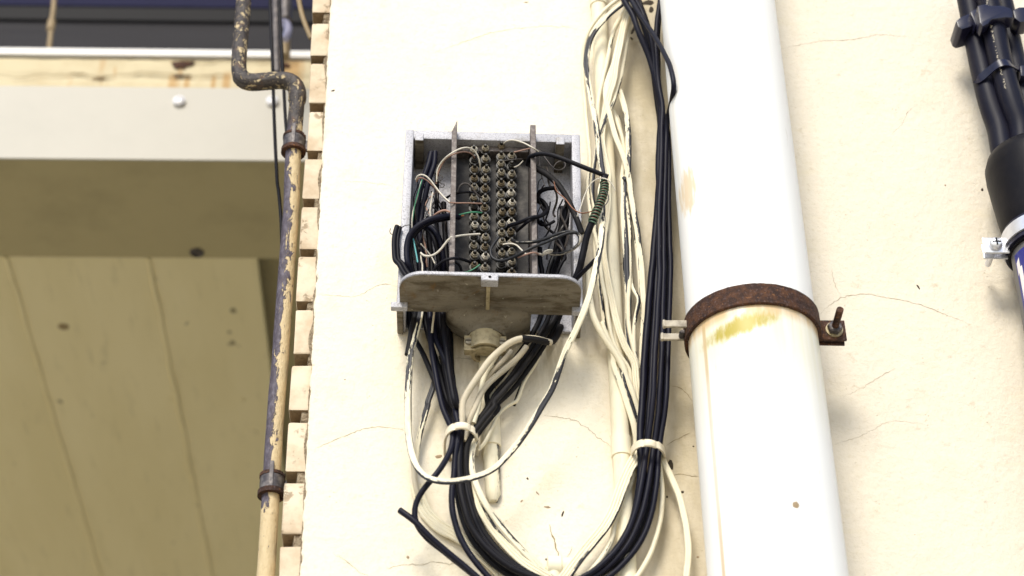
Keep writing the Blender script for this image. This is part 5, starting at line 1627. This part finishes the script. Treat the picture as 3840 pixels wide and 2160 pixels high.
ci_('white wire hooked round the two blunt cable ends', [('Z1', [(278, 620, 50), (290, 588, 55), (325, 568, 58), (372, 582, 58), (425, 635, 56), (470, 695, 54), (540, 780, 56), (602, 835, 62)])], .8, 'wire_white')
ci_('pink wire running with the white hooked one', [('Z1', [(285, 640, 48), (300, 600, 52), (345, 600, 55), (400, 635, 55), (455, 690, 53), (530, 775, 54), (600, 842, 60)])], .7, 'wire_pink')
ci_('white wire arching over the left rail to the top terminals', [('Z1', [(478, 640, 42), (486, 520, 48), (540, 435, 56), (595, 385, 64), (680, 335, 64), (765, 315, 58), (832, 340, 50), (876, 405, 46), (890, 470, 42), (892, 530, 34)])], .85, 'wire_white')
ci_('pink wire arching below the white one at the top terminals', [('Z1', [(474, 660, 40), (490, 560, 46), (560, 425, 56), (640, 375, 62), (735, 352, 58), (815, 375, 48), (838, 410, 42)])], .75, 'wire_pink')
ci_('tangle of stripped wire beside the blunt cable ends', [('Z1', [(470, 600, 42), (500, 640, 46), (545, 610, 48), (525, 580, 48), (490, 590, 47), (520, 670, 46), (552, 650, 45), (545, 700, 44), (510, 690, 43)])], .45, 'wire_dark')
ci_('white wire drooping in front of the left cables', [('Z1', [(440, 740, 40), (425, 830, 42), (412, 920, 42), (420, 990, 40)])], .7, 'wire_white')
ci_('pale pink wire zigzagging behind the white drooping one', [('Z1', [(470, 740, 36), (400, 800, 38), (365, 865, 38), (395, 930, 38), (425, 975, 38)])], .6, 'wire_pink')
ci_('thin green wire along the left-hand cable', [('Z1', [(338, 620, 46), (318, 690, 46), (290, 780, 44), (262, 890, 40), (245, 1020, 36)])], .6, 'wire_green')
ci_('grey wire beside the thin green one', [('Z1', [(330, 640, 42), (290, 800, 40), (250, 940, 38), (242, 1080, 36), (262, 1220, 36)])], .7, 'wire_white')
ci_('dark pink wire bridging the left rail to the middle terminals', [('Z1', [(600, 838, 62), (660, 842, 58), (760, 842, 50), (850, 846, 44), (905, 848, 40)])], .7, 'wire_pink')
ci_('bright green wire reaching the second column of terminals', [('Z1', [(655, 965, 48), (720, 948, 46), (790, 930, 46), (840, 928, 46), (905, 936, 40)])], .8, 'wire_green')
ci_('short orange wire end beside the green wire', [('Z1', [(655, 962, 46), (700, 965, 44), (735, 962, 42)])], .8, 'wire_orange')
ci_('pink and white twisted wire hooking over the big black loop', [('Z1', [(425, 990, 50), (460, 955, 58), (510, 920, 62), (565, 908, 63), (603, 930, 63)])], 1.1, 'wire_pink')
ci_('white wire crossing the left rail lower down to the terminals', [('Z1', [(600, 1172, 58), (655, 1160, 56), (760, 1146, 46), (890, 1138, 40)])], 1.0, 'wire_white')
ci_('pale wire swinging up to the left rail from the lower cables', [('Z1', [(326, 1318, 48), (350, 1345, 50), (410, 1352, 52), (480, 1320, 54), (530, 1268, 56), (575, 1205, 60), (605, 1180, 62)])], 1.1, 'wire_white')
ci_('orange wire under the pale swinging one', [('Z1', [(420, 1340, 48), (480, 1328, 50), (520, 1290, 52), (545, 1250, 54)])], .7, 'wire_orange')
ci_('white wire dropping straight behind the shelf at left', [('Z1', [(326, 1318, 47), (330, 1400, 46)]), ('Z2', [(338, 90, 45), (340, 200, 44)])], .8, 'wire_white')
ci_('short teal wire end at the left of the box', [('Z1', [(245, 1145, 50), (265, 1240, 51), (282, 1330, 51), (296, 1408, 51)])], .75, 'wire_teal')
ci_('pale wire slanting among the lower left cables', [('Z1', [(325, 1230, 40), (370, 1280, 40), (420, 1340, 40), (460, 1420, 40)])], .7, 'wire_white')
ci_('frayed brown wire strands behind the left cables', [('Z1', [(330, 1080, 24), (345, 1180, 24), (370, 1260, 24), (380, 1400, 24)]), ('Z2', [(388, 130, 22)])], 1.0, 'wire_pink')
ci_('grey wire humped over the third terminal row', [('Z1', [(672, 740, 44), (700, 670, 46), (750, 648, 46), (800, 672, 46), (835, 730, 44), (870, 770, 42), (908, 795, 38)])], .9, 'wire_dark')
ci_('black wire running level to the terminals from the left rail', [('Z1', [(560, 800, 30), (610, 765, 36), (680, 745, 40), (760, 735, 40), (832, 742, 38)])], 1.2, 'rubber')
ci_('black wire hooked to the lowest left terminal', [('Z2', [(420, 260, 40), (440, 180, 46), (500, 105, 54), (580, 56, 62), (650, 46, 62), (730, 60, 50), (800, 84, 40)])], 1.5, 'rubber')
ci_('black wire curling at the foot of the board', [('Z2', [(645, 80, 40), (690, 100, 38), (712, 150, 34), (718, 220, 30)])], 1.3, 'rubber')
ci_('green-grey wire at the lowest left terminal', [('Z2', [(890, 108, 42), (850, 138, 42), (800, 168, 42), (740, 184, 40)])], .7, 'wire_green')
ci_('white wire hooked over the right rail from the top terminal', [('Z1', [(1115, 275, 40), (1150, 250, 48), (1200, 240, 54), (1270, 255, 58), (1340, 285, 63), (1400, 320, 64), (1450, 352, 56)])], .8, 'wire_white')
ci_('pink wire end at the upper right terminals', [('Z1', [(1215, 360, 40), (1280, 345, 42), (1345, 328, 44), (1375, 322, 44)])], .7, 'wire_pink')
ci_('grey wire end at the third right terminal', [('Z1', [(1120, 440, 40), (1180, 430, 42), (1240, 424, 42), (1295, 424, 40)])], .6, 'wire_dark')
ci_('pale wire end beside the corroded right terminals', [('Z1', [(1215, 500, 38), (1250, 490, 40), (1280, 460, 40), (1300, 440, 40)])], .5, 'wire_white')
# right half
ci_('black cable reaching from the right rail out to the wire-wrapped splice', [('Z1', [(1345, 480, 44), (1360, 410, 54), (1420, 380, 64), (1530, 375, 70), (1650, 410, 74), (1800, 470, 76), (1950, 530, 76), (2112, 592, 74)])], 2.3, 'rubber', cat='cable')
ci_('thick black cable bowing across the right half of the box', [('Z1', [(1360, 470, 44), (1430, 512, 52), (1520, 562, 56), (1622, 650, 56), (1700, 760, 56), (1768, 900, 56), (1826, 1030, 56), (1862, 1132, 54)])], 3.1, 'rubber_dusty', cat='cable')
ci_('black cable hooking up behind the thick bowing one', [('Z1', [(1400, 900, 26), (1425, 800, 32), (1465, 728, 38), (1540, 704, 42), (1640, 700, 42), (1700, 740, 36)])], 2.2, 'rubber', cat='cable')
ci_('black wire looping in the right half to the lower terminals', [('Z1', [(1430, 790, 28), (1500, 830, 34), (1535, 895, 36), (1505, 945, 44), (1440, 972, 58), (1370, 985, 63), (1260, 1030, 54), (1160, 1060, 44)])], 1.9, 'rubber')
ci_('second black wire beside the looping one in the right half', [('Z1', [(1435, 830, 26), (1485, 860, 30), (1510, 905, 32), (1480, 955, 40), (1420, 990, 56), (1360, 1010, 62), (1290, 1070, 50), (1240, 1110, 40)])], 1.5, 'rubber')
ci_('forked black wire with a bare end right of the right rail', [('Z1', [(1440, 990, 40), (1450, 1040, 42), (1500, 1060, 44), (1560, 1040, 46), (1605, 1012, 48)])], 1.6, 'rubber')
ci_('black wire dropping below the forked one', [('Z1', [(1470, 1010, 36), (1530, 1080, 36), (1580, 1120, 36), (1650, 1160, 34)])], 1.4, 'rubber')
ci_('chipped black wire looping from the terminals to the right rim and back', [('Z1', [(1195, 1196, 42), (1260, 1218, 54), (1390, 1214, 64), (1500, 1188, 62), (1620, 1140, 60), (1740, 1112, 60), (1820, 1128, 60), (1850, 1180, 60), (1818, 1250, 58), (1740, 1298, 56), (1650, 1326, 50), (1560, 1326, 44)])], 1.7, 'black_chipped')
ci_('chipped black wire sweeping round the lower terminals to the right rim', [('Z1', [(1065, 1175, 42), (1015, 1240, 44), (988, 1310, 46), (1008, 1370, 47), (1070, 1396, 48), (1180, 1370, 54), (1300, 1312, 63), (1400, 1262, 65), (1500, 1222, 64), (1630, 1168, 62), (1750, 1124, 62), (1815, 1126, 62)])], 1.6, 'black_chipped')
ci_('white wire tail from the lower right terminals', [('Z1', [(1110, 1240, 42), (1170, 1228, 46), (1230, 1240, 50), (1270, 1275, 56), (1300, 1305, 62), (1330, 1330, 63)])], .8, 'wire_white')
ci_('pink stub wire under the chipped loops', [('Z1', [(1250, 1362, 56), (1320, 1335, 63), (1400, 1310, 64), (1450, 1330, 58)])], .8, 'wire_pink')
for k_, lab, o_ in ((0, 'middle of three', 0), (1, 'nearest the right rim', 26), (2, 'nearest the right rail', -30)):
    ci_('black cable falling through the right half of the box, ' + lab,
        [('Z1', [(1700 + o_, 880, 30 - 5 * k_), (1690 + o_, 1050, 30 - 5 * k_), (1655 + o_, 1200, 28 - 4 * k_), (1620 + o_, 1350, 26 - 4 * k_)]), ('Z2', [(1585 + o_, 120, 24 - 3 * k_), (1560 + o_, 240, 22 - 3 * k_), (1600 + o_ * .6, 440, 20)])], 2.4, 'rubber', cat='cable')
ci_('cream and black wire beside the falling cables', [('Z2', [(1590, 30, 30), (1560, 100, 30), (1540, 160, 28), (1528, 230, 26)])], 1.5, 'black_chipped')
ci_('black upright wire at the foot of the right rail', [('Z1', [(1460, 1270, 20), (1468, 1440, 20)]), ('Z2', [(1478, 140, 20), (1484, 260, 20)])], 2.4, 'rubber', cat='cable')
ci_('black wire kinking down at the right inside the box', [('Z1', [(1640, 1190, 36), (1690, 1290, 36), (1700, 1380, 34)]), ('Z2', [(1690, 60, 34), (1640, 150, 32), (1610, 230, 30)])], 1.7, 'rubber')
ci_('small white and pink wire knot right of the right rail', [('Z1', [(1440, 1325, 50), (1500, 1335, 54), (1495, 1310, 56), (1540, 1290, 56), (1590, 1292, 54), (1560, 1310, 52), (1500, 1330, 52), (1480, 1345, 50)])], 1.1, 'wire_white')
ci_('thin dark wire curling into a loop at the upper right of the box', [('Z1', [(1442, 335, 56), (1470, 350, 56), (1510, 410, 58), (1560, 475, 60), (1610, 528, 62), (1675, 528, 62), (1712, 485, 62), (1690, 442, 62), (1640, 440, 62), (1595, 485, 60), (1575, 560, 58), (1590, 640, 58), (1640, 730, 60)])], .55, 'wire_dark', wob=0)
ci_('hair-thin wire hanging from the right rail', [('Z1', [(1455, 400, 50), (1460, 480, 50), (1475, 580, 50), (1510, 680, 50)])], .4, 'wire_dark', wob=0)
ci_('reddish thin wire swinging to the splice', [('Z1', [(1595, 640, 58), (1620, 730, 62), (1700, 800, 66), (1760, 880, 68), (1820, 930, 70), (1880, 944, 72), (1970, 915, 76)])], .6, 'copper_brown', wob=0)
ci_('pale thin wire arching over the wire-wrapped splice', [('Z1', [(1815, 970, 66), (1848, 890, 68), (1895, 750, 70), (1960, 640, 74), (2055, 602, 80), (2125, 630, 80), (2160, 680, 78), (2178, 725, 76)])], .6, 'wire_white', wob=0)
ci_('dark thin wire looping beside the wire-wrapped splice', [('Z1', [(2080, 730, 80), (2115, 760, 82), (2118, 810, 82), (2080, 870, 82), (2030, 890, 82)])], .5, 'wire_dark', wob=0)

# wire-wrapped splice outside the right rim
spl_pts = T(('Z1', [(2072, 600, 74), (2076, 680, 75), (2060, 770, 76), (2028, 860, 76), (1988, 955, 75), (1952, 1040, 73), (1912, 1140, 68), (1882, 1280, 62), (1850, 1420, 58)]), ('Z2', [(1850, 110, 56), (1815, 210, 52), (1760, 330, 40)]))
spl = empty('wire_splice', spl_pts[4], 'black cable wrapped in a tight green wire coil right of the box', 'cable splice')
tube('cable_core', spl_pts, 3.3, 'rubber', spl, n=12)
core = catmull(spl_pts[:6], .0004)
start, end = int(len(core) * .10), len(core) - 1
def coil(name, mat, phase, rad, wr, i0, i1, pitch):
    P = []
    L = 0; N = None
    for i in range(i0, i1):
        t = (core[min(i + 1, len(core) - 1)] - core[i - 1]).normalized()
        N = (VIEWREF - t * VIEWREF.dot(t)).normalized(); Wv = N.cross(t)
        L += (core[i] - core[i - 1]).length
        a = L / pitch * 2 * math.pi + phase
        rr = rad * (1 + .05 * mnoise.noise(Vector((L * 300, phase, 0))))
        P.append(core[i] + (Wv * math.cos(a) + N * math.sin(a)) * rr)
    v, f, tc = sweep(P, prof_round(wr, 5))
    mesh_obj(name, v, [tuple(reversed(q)) for q in f], mat, spl, True, None, tc)
coil('wire_coil', 'copper_green', 0, .0040, .00062, start, end, .0034)
coil('wire_coil', 'copper_green', 2.1, .0041, .00058, start + 12, end, .0034)
coil('wire_coil', 'copper_brown', 4.2, .0039, .0005, start + 4, end - 10, .0034)
cable('black_cable', 'short black cable forking from the looped cable at the box lower right corner', T(('Z2', [(1990, 60, 84), (1950, 100, 80), (1890, 160, 70), (1825, 225, 58), (1770, 300, 44)])), 2.2, 'rubber', group=GI)

# fine strands in the tangle on both sides of the terminal board
random.seed(41)
for side_, lab_, x0_, x1_, cnt_ in (('left', 'fine dark wire strand in the tangle between left rim and left rail', 270, 580, 9),
                                    ('right', 'fine dark wire strand in the tangle between right rail and right rim', 1450, 1720, 8)):
    for i_ in range(cnt_):
        x_, y_ = random.uniform(x0_, x1_), random.uniform(480, 900)
        P_ = []
        for j_ in range(7):
            P_.append((min(max(x_, x0_ - 15), x1_ + 15), y_, 22 + 22 * random.random()))
            x_ += random.uniform(-75, 75); y_ += random.uniform(40, 120)
        P_ = [q for q in P_ if q[1] < 1420]
        cable('fine_wire', lab_, T(('Z1', P_)), random.choice((.55, .8, 1.1)), random.choice(('wire_dark', 'rubber', 'rubber', 'wire_dark', 'black_chipped')), 'round',
              'fine strands in the ' + side_ + ' tangle of the box', 'wire', 6, .3, .003)
